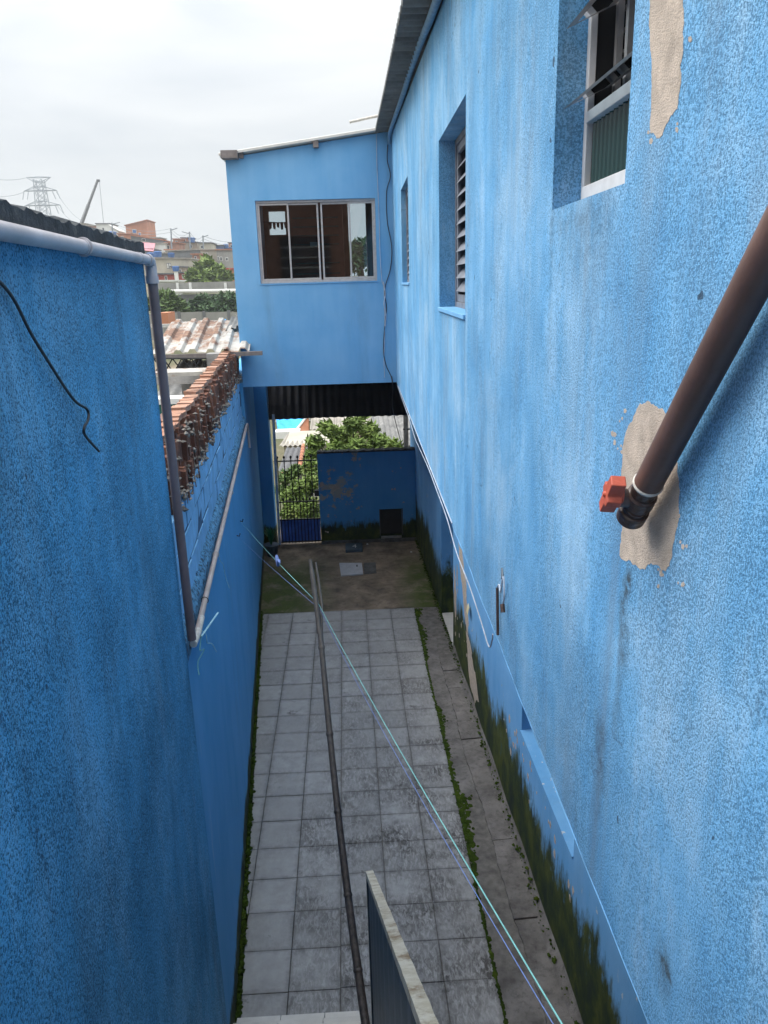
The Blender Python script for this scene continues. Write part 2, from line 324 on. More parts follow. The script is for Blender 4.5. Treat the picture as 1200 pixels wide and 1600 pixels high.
g = NT('glass_dark', 0.04)                               # window glass: reflects, lets the room show dimly
g.t.nodes.remove(g.p)
tr = g.t.nodes.new('ShaderNodeBsdfTransparent'); tr.inputs[0].default_value = (0.72, 0.78, 0.80, 1)
gl = g.t.nodes.new('ShaderNodeBsdfGlossy'); gl.inputs['Roughness'].default_value = 0.02; gl.inputs[0].default_value = (0.9, 0.9, 0.9, 1)
fr = g.t.nodes.new('ShaderNodeFresnel'); fr.inputs[0].default_value = 1.5
ms = g.t.nodes.new('ShaderNodeMixShader'); g.t.links.new(fr.outputs[0], ms.inputs[0]); g.t.links.new(tr.outputs[0], ms.inputs[1]); g.t.links.new(gl.outputs[0], ms.inputs[2])
g.t.links.new(ms.outputs[0], g.t.nodes['Material Output'].inputs[0]); M['glass_dark'] = g.m
g = NT('glass_ribbed', 0.12)
M['glass_ribbed'] = g.done((0.012, 0.045, 0.045), None, None, Specular_IOR_Level=0.4)

def leafmat(name, a, b, c2):
    g = NT(name, 0.6)
    col = g.ramp(g.noise(1.7, 4, 0.7), (0.32, a), (0.52, b), (0.7, c2))
    col = g.mix(g.math('MULTIPLY', g.noise(37, 1), 0.5), col, tuple(x*0.6 for x in a))
    M[name] = g.done(col, None, None, Specular_IOR_Level=0.25)
    M[name].node_tree.nodes['Principled BSDF'].inputs['Subsurface Weight'].default_value = 0.0
leafmat('leaf_bright', (0.08, 0.13, 0.026), (0.17, 0.25, 0.05), (0.34, 0.40, 0.12))
leafmat('leaf_dark', (0.03, 0.07, 0.03), (0.06, 0.12, 0.04), (0.11, 0.17, 0.06))
leafmat('leaf_pot', (0.02, 0.13, 0.06), (0.035, 0.20, 0.09), (0.06, 0.26, 0.12))
leafmat('leaf_mid', (0.055, 0.10, 0.03), (0.11, 0.18, 0.045), (0.19, 0.26, 0.07))
simple('bark', (0.07, 0.055, 0.042), 0.95, 0.3, 12, 0.6, 30)
g = NT('terrain', 0.95)
c = g.ramp(g.noise(0.16, 7, 0.65), (0.34, (0.04, 0.06, 0.02)), (0.5, (0.10, 0.095, 0.05)), (0.66, (0.22, 0.17, 0.12)))
M['terrain'] = g.done(c, None, g.bump(g.noise(1.5, 6), 0.6, 0.1))
def wallmat(name, col, var=0.25, sc_=0.35):
    g = NT(name, 0.9)
    n = g.noise(1, 7, 0.68, g.map((sc_, sc_, sc_*0.5)))
    c = g.mix(g.ramp(n, (0.33, 0), (0.68, 1)), tuple(x*(1-var) for x in col), tuple(min(1, x*(1+var)) for x in col))
    M[name] = g.done(c)
wallmat('w_grey', (0.27, 0.265, 0.245)); wallmat('w_cream', (0.42, 0.39, 0.32)); wallmat('w_dark', (0.15, 0.155, 0.16))
wallmat('w_brick', (0.42, 0.18, 0.10), 0.2); wallmat('w_brick2', (0.34, 0.17, 0.115), 0.3); wallmat('w_white', (0.66, 0.66, 0.63), 0.12)
wallmat('w_red', (0.34, 0.07, 0.05), 0.3); wallmat('w_blue', (0.10, 0.15, 0.30), 0.3); wallmat('w_pink', (0.46, 0.20, 0.23), 0.12)
wallmat('w_tank', (0.05, 0.13, 0.33), 0.2); wallmat('w_beige', (0.36, 0.29, 0.22), 0.25)
simple('far_window', (0.035, 0.04, 0.05), 0.3)

# ------------------------------------------------------------------ mesh helpers
WL = {}
class MB:
    def __init__(s): s.v = []; s.f = []
    def add(s, vs, fs):
        o = len(s.v); s.v += [tuple(p) for p in vs]; s.f += [tuple(i+o for i in q) for q in fs]; return s
    def box(s, x0, x1, y0, y1, z0, z1):
        return s.add([(x0, y0, z0), (x1, y0, z0), (x1, y1, z0), (x0, y1, z0), (x0, y0, z1), (x1, y0, z1), (x1, y1, z1), (x0, y1, z1)],
                     [(0, 3, 2, 1), (4, 5, 6, 7), (0, 1, 5, 4), (1, 2, 6, 5), (2, 3, 7, 6), (3, 0, 4, 7)])
    def obox(s, o, a, b, c):                       # corner o, edge vectors a, b, c
        o, a, b, c = map(Vector, (o, a, b, c))
        vs = [o, o+a, o+a+b, o+b, o+c, o+a+c, o+a+b+c, o+b+c]
        fs = [(0, 3, 2, 1), (4, 5, 6, 7), (0, 1, 5, 4), (1, 2, 6, 5), (2, 3, 7, 6), (3, 0, 4, 7)]
        if a.cross(b).dot(c) < 0: fs = [q[::-1] for q in fs]
        return s.add(vs, fs)
    def tube(s, pts, rad, seg=12, cap=True):
        pts = [Vector(p) for p in pts]; rad = rad if isinstance(rad, (list, tuple)) else [rad]*len(pts)
        vs = []; n = len(pts); up = None
        for i, p in enumerate(pts):
            t = (pts[min(i+1, n-1)]-pts[max(i-1, 0)]).normalized()
            if up is None: up = Vector((0, 0, 1)) if abs(t.z) < 0.9 else Vector((1, 0, 0))
            a = t.cross(up).normalized(); b_ = a.cross(t).normalized(); up = b_
            vs += [p+(a*math.cos(2*math.pi*k/seg)+b_*math.sin(2*math.pi*k/seg))*rad[i] for k in range(seg)]
        fs = [(i*seg+k, i*seg+(k+1) % seg, (i+1)*seg+(k+1) % seg, (i+1)*seg+k) for i in range(n-1) for k in range(seg)]
        if cap: fs += [tuple(range(seg))[::-1], tuple((n-1)*seg+k for k in range(seg))]
        return s.add(vs, fs)
    def prism(s, outline, ext):                    # closed outline of 3-D points + extrusion vector
        o = [Vector(p) for p in outline]; n = len(o); e = Vector(ext)
        return s.add(o+[p+e for p in o], [tuple(range(n))[::-1], tuple(range(n, 2*n))]+[(i, (i+1) % n, n+(i+1) % n, n+i) for i in range(n)])
def mesh(name, mb, mat, smooth=False, base=None):
    vs = mb.v
    if base is None:
        xs, ys, zs = zip(*vs); base = Vector(((min(xs)+max(xs))/2, (min(ys)+max(ys))/2, min(zs)))
    me = bpy.data.meshes.new(name); me.from_pydata([(a-base[0], b_-base[1], c_-base[2]) for a, b_, c_ in vs], [], mb.f)
    me.materials.append(M[mat] if isinstance(mat, str) else mat)
    if smooth: me.polygons.foreach_set('use_smooth', [True]*len(me.polygons))
    me.update(); return me, Vector(base)
def link(name, me, world, parent=None):
    o = bpy.data.objects.new(name, me); COL.objects.link(o); WL[o] = Vector(world)
    if parent: o.parent = parent; o.location = WL[o]-WL[parent]
    else: o.location = world
    return o
def obj(name, mb, mat, parent=None, smooth=False, bevel=0.0, base=None):
    me, bs = mesh(name, mb, mat, smooth, base); o = link(name, me, bs, parent)
    if smooth:
        try: me.set_sharp_from_angle(angle=R_(40))
        except Exception: pass
    if bevel:
        m = o.modifiers.new('bevel', 'BEVEL'); m.width = bevel; m.segments = 2; m.limit_method = 'ANGLE'
    return o
def empty(name, loc): o = bpy.data.objects.new(name, None); COL.objects.link(o); o.location = loc; o.empty_display_size = 0.1; WL[o] = Vector(loc); return o
def tag(o, label, cat, group=None):
    o['label'] = label; o['category'] = cat
    if group: o['group'] = group
    return o
def struct(o): o['kind'] = 'structure'; return o
def stuff(o): o['kind'] = 'stuff'; return o
def box(*a): return MB().box(*a)
def curve(pts, n=8):                               # Catmull-Rom through points
    P = [Vector(p) for p in pts]; P = [2*P[0]-P[1]]+P+[2*P[-1]-P[-2]]; o_ = []
    for i in range(1, len(P)-2):
        for k in range(n):
            t = k/n; a, b_, c_, d_ = P[i-1:i+3]
            o_.append(0.5*((2*b_)+(c_-a)*t+(2*a-5*b_+4*c_-d_)*t*t+(3*b_-a-3*c_+d_)*t**3))
    return o_+[P[-2]]
def interp(x, xs, ys):
    if x <= xs[0]: return ys[0]
    for i in range(1, len(xs)):
        if x <= xs[i]: t = (x-xs[i-1])/(xs[i]-xs[i-1]); return ys[i-1]+t*(ys[i]-ys[i-1])
    return ys[-1]
def wall(p0, p1, z0, z1, holes, t, ztop=None, rough=0.0):
    """wall slab from p0 to p1 (2-D), thickness vector t away from the visible face, holes (u0,u1,za,zb) in metres along the wall"""
    p0, p1, t = Vector((*p0, 0)), Vector((*p1, 0)), Vector((*t, 0)); Ln = (p1-p0).length; d = (p1-p0)/Ln
    us = sorted(set([0, Ln]+[q for h in holes for q in h[:2]]+([k*Ln/12 for k in range(1, 12)] if ztop else [])))
    zs = sorted(set([z0, z1]+[q for h in holes for q in h[2:]]))
    mb = MB(); nu, nz_ = len(us), len(zs)
    def P(i, k, s):
        z = zs[k]
        if ztop and k == nz_-1: z = ztop((p0+d*us[i]).y)
        return p0+d*us[i]+t*s+Vector((0, 0, z))
    for s in (0, 1): mb.v += [tuple(P(i, k, s)) for i in range(nu) for k in range(nz_)]
    idx = lambda i, k, s: s*nu*nz_+i*nz_+k
    solid = lambda i, k: 0 <= i < nu-1 and 0 <= k < nz_-1 and not any(h[0] <= (us[i]+us[i+1])/2 <= h[1] and h[2] <= (zs[k]+zs[k+1])/2 <= h[3] for h in holes)
    fl = d.cross(Vector((0, 0, 1))).dot(t) > 0     # outward normal of front must oppose t
    def q(a): mb.f.append(a[::-1] if fl else a)
    for i in range(nu-1):
        for k in range(nz_-1):
            if not solid(i, k): continue
            q((idx(i, k, 0), idx(i+1, k, 0), idx(i+1, k+1, 0), idx(i, k+1, 0))); q((idx(i, k, 1), idx(i, k+1, 1), idx(i+1, k+1, 1), idx(i+1, k, 1)))
            if not solid(i-1, k): q((idx(i, k, 1), idx(i, k, 0), idx(i, k+1, 0), idx(i, k+1, 1)))
            if not solid(i+1, k): q((idx(i+1, k, 0), idx(i+1, k, 1), idx(i+1, k+1, 1), idx(i+1, k+1, 0)))
            if not solid(i, k-1): q((idx(i, k, 1), idx(i+1, k, 1), idx(i+1, k, 0), idx(i, k, 0)))
            if not solid(i, k+1): q((idx(i, k+1, 0), idx(i+1, k+1, 0), idx(i+1, k+1, 1), idx(i, k+1, 1)))
    return mb
def corr(o, uv, vv, pitch, amp, thick=0.006, trap=False, zf=None, per=8, ragged=0.0, nv=2):
    """corrugated sheet: waves repeat along uv, run along vv"""
    o, uv, vv = Vector(o), Vector(uv), Vector(vv); nrm = uv.cross(vv).normalized()
    if nrm.z < 0: nrm = -nrm
    n = max(2, int(uv.length/pitch*per)); mb = MB()
    for s in (0, 1):
        for i in range(n+1):
            t = i/n; ph = (t*uv.length/pitch) % 1
            hgt = amp*math.sin(2*math.pi*ph) if not trap else amp*(1 if 0.36 < ph < 0.64 else (0 if ph < 0.24 or ph > 0.76 else (ph-0.24)/0.12 if ph < 0.5 else (0.76-ph)/0.12))
            for j in range(nv):
                e = vv*(j/(nv-1)); rg = random.uniform(-ragged, ragged) if j in (0, nv-1) and s == 0 else 0
                if s == 1 and ragged: rg = 0
                p = o+uv*t+e+nrm*(hgt-(thick if s else 0))+vv.normalized()*rg
                if zf: p.z += zf(p)
                mb.v.append(tuple(p))
    N = (n+1)*nv
    up = uv.cross(vv).z > 0
    def q(a, flip): mb.f.append(a if flip else a[::-1])
    for i in range(n):
        for j in range(nv-1):
            a = i*nv+j; q((a, a+nv, a+nv+1, a+1), up); q((N+a, N+a+1, N+a+nv+1, N+a+nv), up)
        a = i*nv; q((a, N+a, N+a+nv, a+nv), up); a = i*nv+nv-1; q((a, a+nv, N+a+nv, N+a), up)
    for j in range(nv-1):
        q((j, j+1, N+j+1, N+j), up); a = n*nv+j; q((a, N+a, N+a+1, a+1), up)
    return mb

# ------------------------------------------------------------------ layout lines
def xL(y): return -0.999-0.0842*(y-4.21)          # left wall face
def xR(y): return 0.536+0.01083*(y-1.144)         # upper house wall face
def xW(y): return 1.411-0.02308*(y-4.052)         # lower house wall face
def xT(y): return 0.900-0.0075*(y-4.085)          # right edge of the tiles
ZO = 3.58                                          # underside of the upper storey
YR = 11.30                                         # front of the room over the passage
YG = 14.67                                         # gate line
def zE(y): return interp(y, (-3, 4.9, 6.5, 8.1, 11.3, 12), (6.2, 6.5, 6.60, 6.70, 6.93, 6.96))

# ------------------------------------------------------------------ ground
def terr(x, y):
    z = interp(y, (-60, 15.6, 18, 22, 30, 40, 60, 90), (-0.4, -0.4, -1.3, -2.6, -4.6, -4.6, 0.8, 2.5))
    if y > 90:
        s = interp(y, (90, 110, 150, 200, 255, 400, 900, 2400), (0, 0.16, 0.40, 0.70, 1.0, 1.05, 0.6, 0.0))
        z += s*(11.5+max(-7, min(9, (-x-37)*0.2)))
    return z+0.12*math.sin(x*1.3)*math.sin(y*0.9)*(1 if y > 15.6 else 0)
xs = [-900, -500, -300, -200, -150]+list(range(-120, 40, 6))+[60, 100, 200, 400, 900]
ys = [-300, -100, -40, -5, 5, 12, 15.6, 17, 18, 20, 22, 25, 28, 30, 33, 36, 40, 45, 50, 60, 70, 80, 90, 100, 110, 120, 130, 140, 150, 165, 180, 200, 220, 240, 255, 290, 340, 400, 600, 900, 1500, 2400]
mb = MB(); mb.v = [(x, y, terr(x, y)) for y in ys for x in xs]
mb.f = [(j*len(xs)+i, j*len(xs)+i+1, (j+1)*len(xs)+i+1, (j+1)*len(xs)+i) for j in range(len(ys)-1) for i in range(len(xs)-1)]
struct(obj('terrain', mb, 'terrain', smooth=True))

floor = struct(obj('courtyard_floor', box(xL(-2)-0.02, 1.62, -2, YR+0.01, -0.3, -0.012), 'grout'))
# patio tiles, each its own object, clipped against the left wall
TP = 0.385; G2 = 0.0022
tid = 0
def clip_left(poly):
    o_ = []
    ins = lambda p: p[0] > xL(p[1])+0.035
    for i in range(len(poly)):
        a, b_ = poly[i], poly[(i+1) % len(poly)]
        if ins(a): o_.append(a)
        if ins(a) != ins(b_):
            lo, hi = 0.0, 1.0
            for _ in range(30):
                t = (lo+hi)/2; p = (a[0]+(b_[0]-a[0])*t, a[1]+(b_[1]-a[1])*t)
                if ins(p) == ins(a): lo = t
                else: hi = t
            o_.append((a[0]+(b_[0]-a[0])*lo, a[1]+(b_[1]-a[1])*lo))
    return o_
full = None
for r_ in range(21):
    ya = YR-0.005-0.38*(r_+1); yb = ya+0.38
    for c_ in range(8):
        sh = 0.0 if c_ < 3 else -0.012                       # two halves laid slightly out of line
        xb = lambda y: xT(y)-TP*c_
        q_ = [(xb(ya)-TP+G2, ya+G2+sh), (xb(ya)-G2, ya+G2+sh), (xb(yb)-G2, yb-G2+sh), (xb(yb)-TP+G2, yb-G2+sh)]
        if sh and r_ == 0: q_[2] = (q_[2][0], yb-G2); q_[3] = (q_[3][0], yb-G2)
        q_ = clip_left(q_)
        if len(q_) < 3: continue
        xx = [p[0] for p in q_]; yy = [p[1] for p in q_]
        if max(xx)-min(xx) < 0.03: continue
        cx_, cy_ = xb((ya+yb)/2)-TP/2, (ya+yb)/2+sh
        zt = random.uniform(-0.0018, 0.0012); tl = random.uniform(-0.0016, 0.0016)
        top = [(p[0]-cx_, p[1]-cy_, zt+tl*(1 if p[1] > cy_ else -1)) for p in q_]
        n_ = len(top); ins_ = [(p[0]*0.987, p[1]*0.987, p[2]) for p in top]
        rim = [(p[0], p[1], p[2]-0.0025) for p in top]; bot = [(p[0], p[1], -0.012) for p in top]
        fs = [tuple(range(n_))]
        for L0, L1 in ((0, n_), (n_, 2*n_)):
            fs += [(L0+i, L1+i, L1+(i+1) % n_, L0+(i+1) % n_) for i in range(n_)]
        me = bpy.data.meshes.new('tile'); me.from_pydata(ins_+rim+bot, [], fs); me.materials.append(M['tile'])
        t_ = link('tile', me, (cx_, cy_, 0.0), floor)
        near = interp(cy_, (4, 6.4, 7.0, 9, 11), (1.0, 1.0, 0.75, 0.45, 0.25)) if c_ < 3 or (c_ == 3) else 0.10
        if c_ == 3: near *= 0.75
        if c_ == 0: near = min(1.0, near+0.15)
        t_.color = (max(0, min(1, near+random.uniform(-0.12, 0.12))), 0, 0, 1)
# drain strip: slabs with a ragged crack between the two rows
def jag(y, k): return 0.010*math.sin(y*3.1+k)+0.005*math.sin(y*11.7+2*k)+0.003*math.sin(y*41+k)
def xC(y): return xT(y)+0.245+0.045*math.sin(y*0.55)+jag(y, 1.0)
yc = [-1.5, 3.3, 4.52, 5.6, 6.55, 7.6, 8.45, 9.3, 10.2, 11.3]
for a, b_ in zip(yc[:-1], yc[1:]):
    n_ = 26; yq = [a+(b_-a)*i/n_ for i in range(n_+1)]
    lo = [Vector((xT(y)+0.004, y, 0)) for y in yq]; hi = [Vector((xC(y)-0.003+0.003*math.sin(y*17), y, 0)) for y in yq]
    o_ = [p+Vector((0, 0, -0.010+0.004*math.sin(a))) for p in lo+hi[::-1]]
    obj('cement_slab', MB().prism([p-Vector((0, 0, 0.05)) for p in o_], (0, 0, 0.05)), 'strip', floor)
yc = [-1.5, 3.0, 4.1, 4.98, 5.9, 6.7, 7.55, 8.2, 8.7, 9.15, 9.6]
for i_, (a, b_) in enumerate(zip(yc[:-1], yc[1:])):
    n_ = 26; a += 0.005; b_ -= 0.005; yq = [a+(b_-a)*i/n_ for i in range(n_+1)]; hz = 0.012+0.006*math.sin(i_*2.3)
    lo = [Vector((xC(y)+0.002, y, hz)) for y in yq]; hi = [Vector((xW(y)-0.002, y, hz+0.012)) for y in yq]
    obj('cement_slab', MB().prism([p-Vector((0, 0, 0.06)) for p in lo+hi[::-1]], (0, 0, 0.06)), 'strip', floor)
# rounded cement fillet at the foot of the house wall
fil = MB(); prof = [(-0.05, 0.0), (-0.035, 0.022), (-0.016, 0.048), (0.0, 0.085)]
yq = [3.0+i*0.12 for i in range(57)]
for y in yq: fil.v += [(xW(y)+px_*(1+0.25*math.sin(y*3.1)), y, 0.015+pz*(1+0.2*math.sin(y*4.7))) for px_, pz in prof]
fil.f = [(i*4+k, i*4+k+1, (i+1)*4+k+1, (i+1)*4+k) for i in range(len(yq)-1) for k in range(3)]
obj('wall_fillet', fil, 'strip', floor, smooth=True)

def moss_mat(name, fx0, fx1, ys_, zb, hgt, n_across=7, seed=1, parent=None):
    rr = random.Random(seed); mb = MB(); na = n_across
    for i, y in enumerate(ys_):
        a, b_ = fx0(y), fx1(y); wdt = max(0.0, b_-a)
        for k in range(na):
            t = k/(na-1); e = math.sin(math.pi*t)
            mb.v.append((a+wdt*t+rr.uniform(-0.004, 0.004), y+rr.uniform(-0.006, 0.006), zb+(hgt*e*rr.uniform(0.35, 1.0) if wdt > 0.012 else -0.015)))
    mb.f = [(i*na+k, i*na+k+1, (i+1)*na+k+1, (i+1)*na+k) for i in range(len(ys_)-1) for k in range(na-1)]
    return stuff(obj(name, mb, 'moss', parent, smooth=True))
def mw(y):
    v = 0.5+0.5*math.sin(y*1.15+0.6)+0.35*math.sin(y*3.3)+0.2*math.sin(y*8)
    return max(0.02, v)*interp(y, (4, 5.2, 6, 7.5, 9.5, 11.3), (0.012, 0.03, 0.06, 0.075, 0.09, 0.11))
def moss_clumps(n, fpos, parent, seed, sz=(0.008, 0.026)):
    rr = random.Random(seed); mb = MB()
    for _ in range(n):
        x, y, z = fpos(rr); r0 = rr.uniform(*sz)*(rr.random()**0.4+0.15); hh = r0*rr.uniform(.3, .7); k = 6; a0 = rr.uniform(0, 6)
        ring = [(x+r0*rr.uniform(.7, 1.25)*math.cos(a0+6.283*i/k), y+1.25*r0*rr.uniform(.7, 1.25)*math.sin(a0+6.283*i/k), z) for i in range(k)]
        mid_ = [(x+(p[0]-x)*.62, y+(p[1]-y)*.62, z+hh*rr.uniform(.7, 1)) for p in ring]
        mb.add(ring+mid_+[(x, y, z+hh*1.15)], [(i, (i+1) % k, k+(i+1) % k, k+i) for i in range(k)]+[(k+i, k+(i+1) % k, 2*k) for i in range(k)])
    return stuff(obj('moss', mb, 'moss', parent, smooth=True))
def f1(rr):
    y = 4.0+7.25*rr.random()**0.8; return (xT(y)+abs(rr.gauss(0, 0.62))*mw(y)-0.004, y, -0.011)
moss_clumps(2600, f1, floor, 3)
def f2(rr):
    y = rr.uniform(3.6, 11.3); return (xL(y)+0.006+abs(rr.gauss(0, 0.014)), y, -0.006+rr.random()**2*0.05)
moss_clumps(1500, f2, floor, 5, (0.008, 0.022))
def f3(rr):
    y = rr.uniform(3.0, 14.5); return (xW(y)-0.012-abs(rr.gauss(0, 0.02)), y, 0.02+rr.random()**2*0.07)
moss_clumps(900, f3, floor, 6, (0.006, 0.02))

pf = struct(obj('passage_floor', box(-2.1, 1.6, YR+0.012, 15.7, -0.35, -0.016), 'floor_wet'))
pz = MB(); n_ = 34                                          # slightly sunken uneven cement surface
for j in range(30):
    y = YR+0.012+(YG+0.9-YR-0.012)*j/29
    for i in range(n_): 
        x = -2.0+3.5*i/(n_-1); pz.v.append((x, y, -0.008+0.006*math.sin(x*3+y)+0.004*math.sin(x*9-y*7)))
pz.f = [(j*n_+i, j*n_+i+1, (j+1)*n_+i+1, (j+1)*n_+i) for j in range(29) for i in range(n_-1)]
obj('cement_surface', pz, 'floor_wet', pf, smooth=True)


# ------------------------------------------------------------------ the blue house
house = tag(empty('blue_house', (2.5, 5, 0)), 'two storey light blue plastered house with overhanging upper floor and room across the alley', 'house')
Y0 = -2.5
hu = lambda y: y-Y0                                          # wall coordinate (wall is almost along Y)
sc_u = math.hypot(YR-Y0, xR(YR)-xR(Y0))/(YR-Y0)
W1 = (1.585, 2.165, 5.17, 5.86); W2 = (3.88, 5.11, 4.83, 5.81); W3 = (8.08, 9.33, 4.98, 5.98)
holes = [(hu(a)*sc_u, hu(b_)*sc_u, c_, d_) for a, b_, c_, d_ in (W1, W2, W3)]
up = wall((xR(Y0), Y0), (xR(YR+0.02), YR+0.02), ZO, 6.15, holes, (0.22, 0.0), ztop=lambda y: zE(y)-0.03)
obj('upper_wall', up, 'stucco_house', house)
lo_h = [(9.80-Y0, 10.98-Y0, 0.015, 2.12), (4.36-Y0, 5.87-Y0, 1.15, 2.15)]
obj('lower_wall', wall((xW(Y0), Y0), (xW(15.6), 15.6), -0.3, ZO-0.004, lo_h, (0.3, 0)), 'paint_lower', house)
obj('overhang_soffit', box(xR(Y0)+0.222, 1.86, Y0, YR+0.02, ZO+0.004, ZO+0.16), 'paint_room', house)
obj('upper_floor', box(1.87, 5.0, Y0, YR+0.02, ZO, ZO+0.16), 'concrete', house)
obj('dark_backing', box(1.0, 1.05, 1.0, 2.9, ZO+0.165, 6.1), 'dark_inside', house)  # dark sheet added so the inside of the near window looks shaded
obj('far_wall', box(5.0, 5.2, Y0, 15.6, -0.3, 6.1), 'concrete', house)
obj('end_wall', box(1.75, 5.0, 15.4, 15.6, -0.3, ZO), 'concrete', house)
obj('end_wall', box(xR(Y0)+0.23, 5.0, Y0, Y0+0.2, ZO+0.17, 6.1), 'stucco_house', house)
obj('end_wall', box(xR(YR)+0.23, 5.0, YR+0.03, YR+0.2, ZO+0.17, 6.75), 'paint_room', house)
de = MB().tube([(xR(y)-0.001+0.0015*math.sin(y*7), y, ZO+0.003*math.sin(y*5.3)+0.002*math.sin(y*23)) for y in [Y0+i*0.05 for i in range(276)]], 0.0014, 6)
obj('plaster_lip', de, 'lip_pale', house, smooth=True)
# eave: fibre-cement sheets, one object each
y = -2.4; 
while y < 11.2:
    y2 = min(y+1.05, 11.42)
    sh = corr((0, y, 0), (0, y2-y, 0), (1, 0, 0), 0.146, 0.028, 0.007, zf=lambda p: 0, per=12)
    sh.v = [(xR(a[1])-0.215+(4.8*a[0]), a[1], a[2]+zE(a[1])+0.02+0.0*a[0]) for a in sh.v]
    obj('roof_sheet', sh, 'fibre_cement', house, smooth=True); y += 1.0
# room over the passage
rz = lambda x: 6.64+(x+1.59)*(6.93-6.64)/2.236
XA, XB = -1.592, 0.668
rw = wall((XA, YR), (XB, YR), ZO+0.005, 6.1005, [(-1.236-XA, 0.402-XA, 5.015, 6.10)], (0, 0.15))
obj('room_wall', rw, 'paint_room', house)
gb = MB().prism([(XA, YR+0.0005, 6.101), (XB, YR+0.0005, 6.101), (XB, YR+0.0005, rz(XB)), (XA, YR+0.0005, rz(XA))], (0, 0.149, 0))
obj('gable_wall', gb, 'paint_room', house)
obj('side_wall', box(XA+0.001, XA+0.15, YR+0.151, 14.3, ZO+0.1, 6.62), 'paint_room', house)
obj('room_floor', box(XA+0.152, XB+1.2, YR+0.151, 16.2, ZO+0.08, ZO+0.3), 'concrete', house)  # extended unseen past the back wall to shade the hanging sheets below
obj('terrace_wall', box(XA+0.152, XB+1.2, 16.05, 16.2, ZO+0.301, ZO+1.2), 'paint_room', house)
bw = wall((XA, 14.3), (2.2, 14.3), ZO+0.1, 6.60, [(0.24, 0.53, 5.83, 6.22), (1.62, 1.93, 4.95, 6.35)], (0, 0.14))
obj('back_wall', bw, 'wood_brown', house)
lw_ = tag(empty('laundry', (-1.15, 14.0, 5.8)), 'dark clothes hanging inside the left pane of the room window', 'clothes')
for k in range(5): obj('garment', MB().prism([(-1.33+k*.065, 14.05, 6.02), (-1.275+k*.065, 14.05, 6.02), (-1.285+k*.065, 14.05, 5.93-.03*(k % 2)), (-1.32+k*.065, 14.05, 5.90+.02*(k % 3))], (0, 0.03, 0)), 'dark_inside', lw_)
obj('rod', MB().tube([(-1.42, 14.06, 6.03), (-0.98, 14.06, 6.0)], 0.008, 6), 'iron_black', lw_)
cabn = tag(empty('cabinet', (-0.45, 13.7, ZO+0.3)), 'brown shelved cabinet dimly seen behind the room window panes', 'cabinet')
obj('carcass', box(-0.98, -0.06, 13.75, 14.2, ZO+0.305, 6.35), 'wood_red', cabn, bevel=0.01)
for z_ in (5.15, 5.32, 5.62, 5.76, 5.9, 6.04): obj('shelf_edge', box(-0.90, -0.14, 13.71, 13.748, z_, z_+0.022), 'wood_grey', cabn)
tag(obj('white_box', box(-0.62, -0.5, 13.55, 13.74, 5.60, 5.66), 'w_white'), 'small white box on the brown cabinet behind the window', 'box')
obj('side_wall', box(2.2, 2.34, YR+0.21, 14.44, ZO+0.1, 6.6), 'concrete', house)
rs = corr((XA-0.07, YR-0.10, rz(XA)+0.045), (0, 3.2, 0), (XB-0.20-XA+0.07, 0, rz(XB)-rz(XA)-0.02), 0.177, 0.012, 0.03, per=8)
obj('roof_sheet', rs, 'tile_pale', house, smooth=True)
obj('roof_sheet', corr((XB-0.2, YR-0.02, 6.93), (0, 3.1, 0), (2.2, 0, 0.05), 0.177, 0.02, 0.01), 'fibre_cement', house, smooth=True)
obj('beam_end', box(XA-0.035, XA+0.185, YR-0.16, YR-0.002, 6.615, 6.715), 'wood_grey', house, bevel=0.004)
obj('beam_end', box(XA+0.187, XA+0.25, YR-0.05, YR-0.002, 6.63, 6.72), 'wood_grey', house, bevel=0.004)
obj('beam_end', box(-0.405, -0.335, YR-0.09, YR-0.002, 6.735, 6.825), 'wood_grey', house, bevel=0.004)

# sliding window of the room
wy = YR+0.04
wf = MB().box(-1.236, 0.402, wy, wy+0.07, 6.068, 6.10).box(-1.236, 0.402, wy, wy+0.07, 5.015, 5.048).box(-1.236, -1.212, wy, wy+0.07, 5.048, 6.068).box(0.378, 0.402, wy, wy+0.07, 5.048, 6.068)
win = obj('window', wf, 'aluminium', house, bevel=0.003)
for a, b_, dy in ((-1.212, -0.79, 0.012), (-0.82, -0.385, 0.036), (-0.355, 0.055, 0.036), (0.03, 0.378, 0.012)):
    y1 = wy+dy; s_ = 0.024
    fm = MB().box(a, a+s_, y1, y1+0.02, 5.05, 6.066).box(b_-s_, b_, y1, y1+0.02, 5.05, 6.066).box(a+s_, b_-s_, y1, y1+0.02, 5.05, 5.078).box(a+s_, b_-s_, y1, y1+0.02, 6.04, 6.066)
    obj('sash', fm, 'aluminium', win, bevel=0.002)
    obj('pane', box(a+s_, b_-s_, y1+0.008, y1+0.012, 5.078, 6.04), 'glass_dark', win)
obj('sill', box(-1.25, 0.41, YR-0.012, wy, 5.0, 5.014), 'paint_room', win)

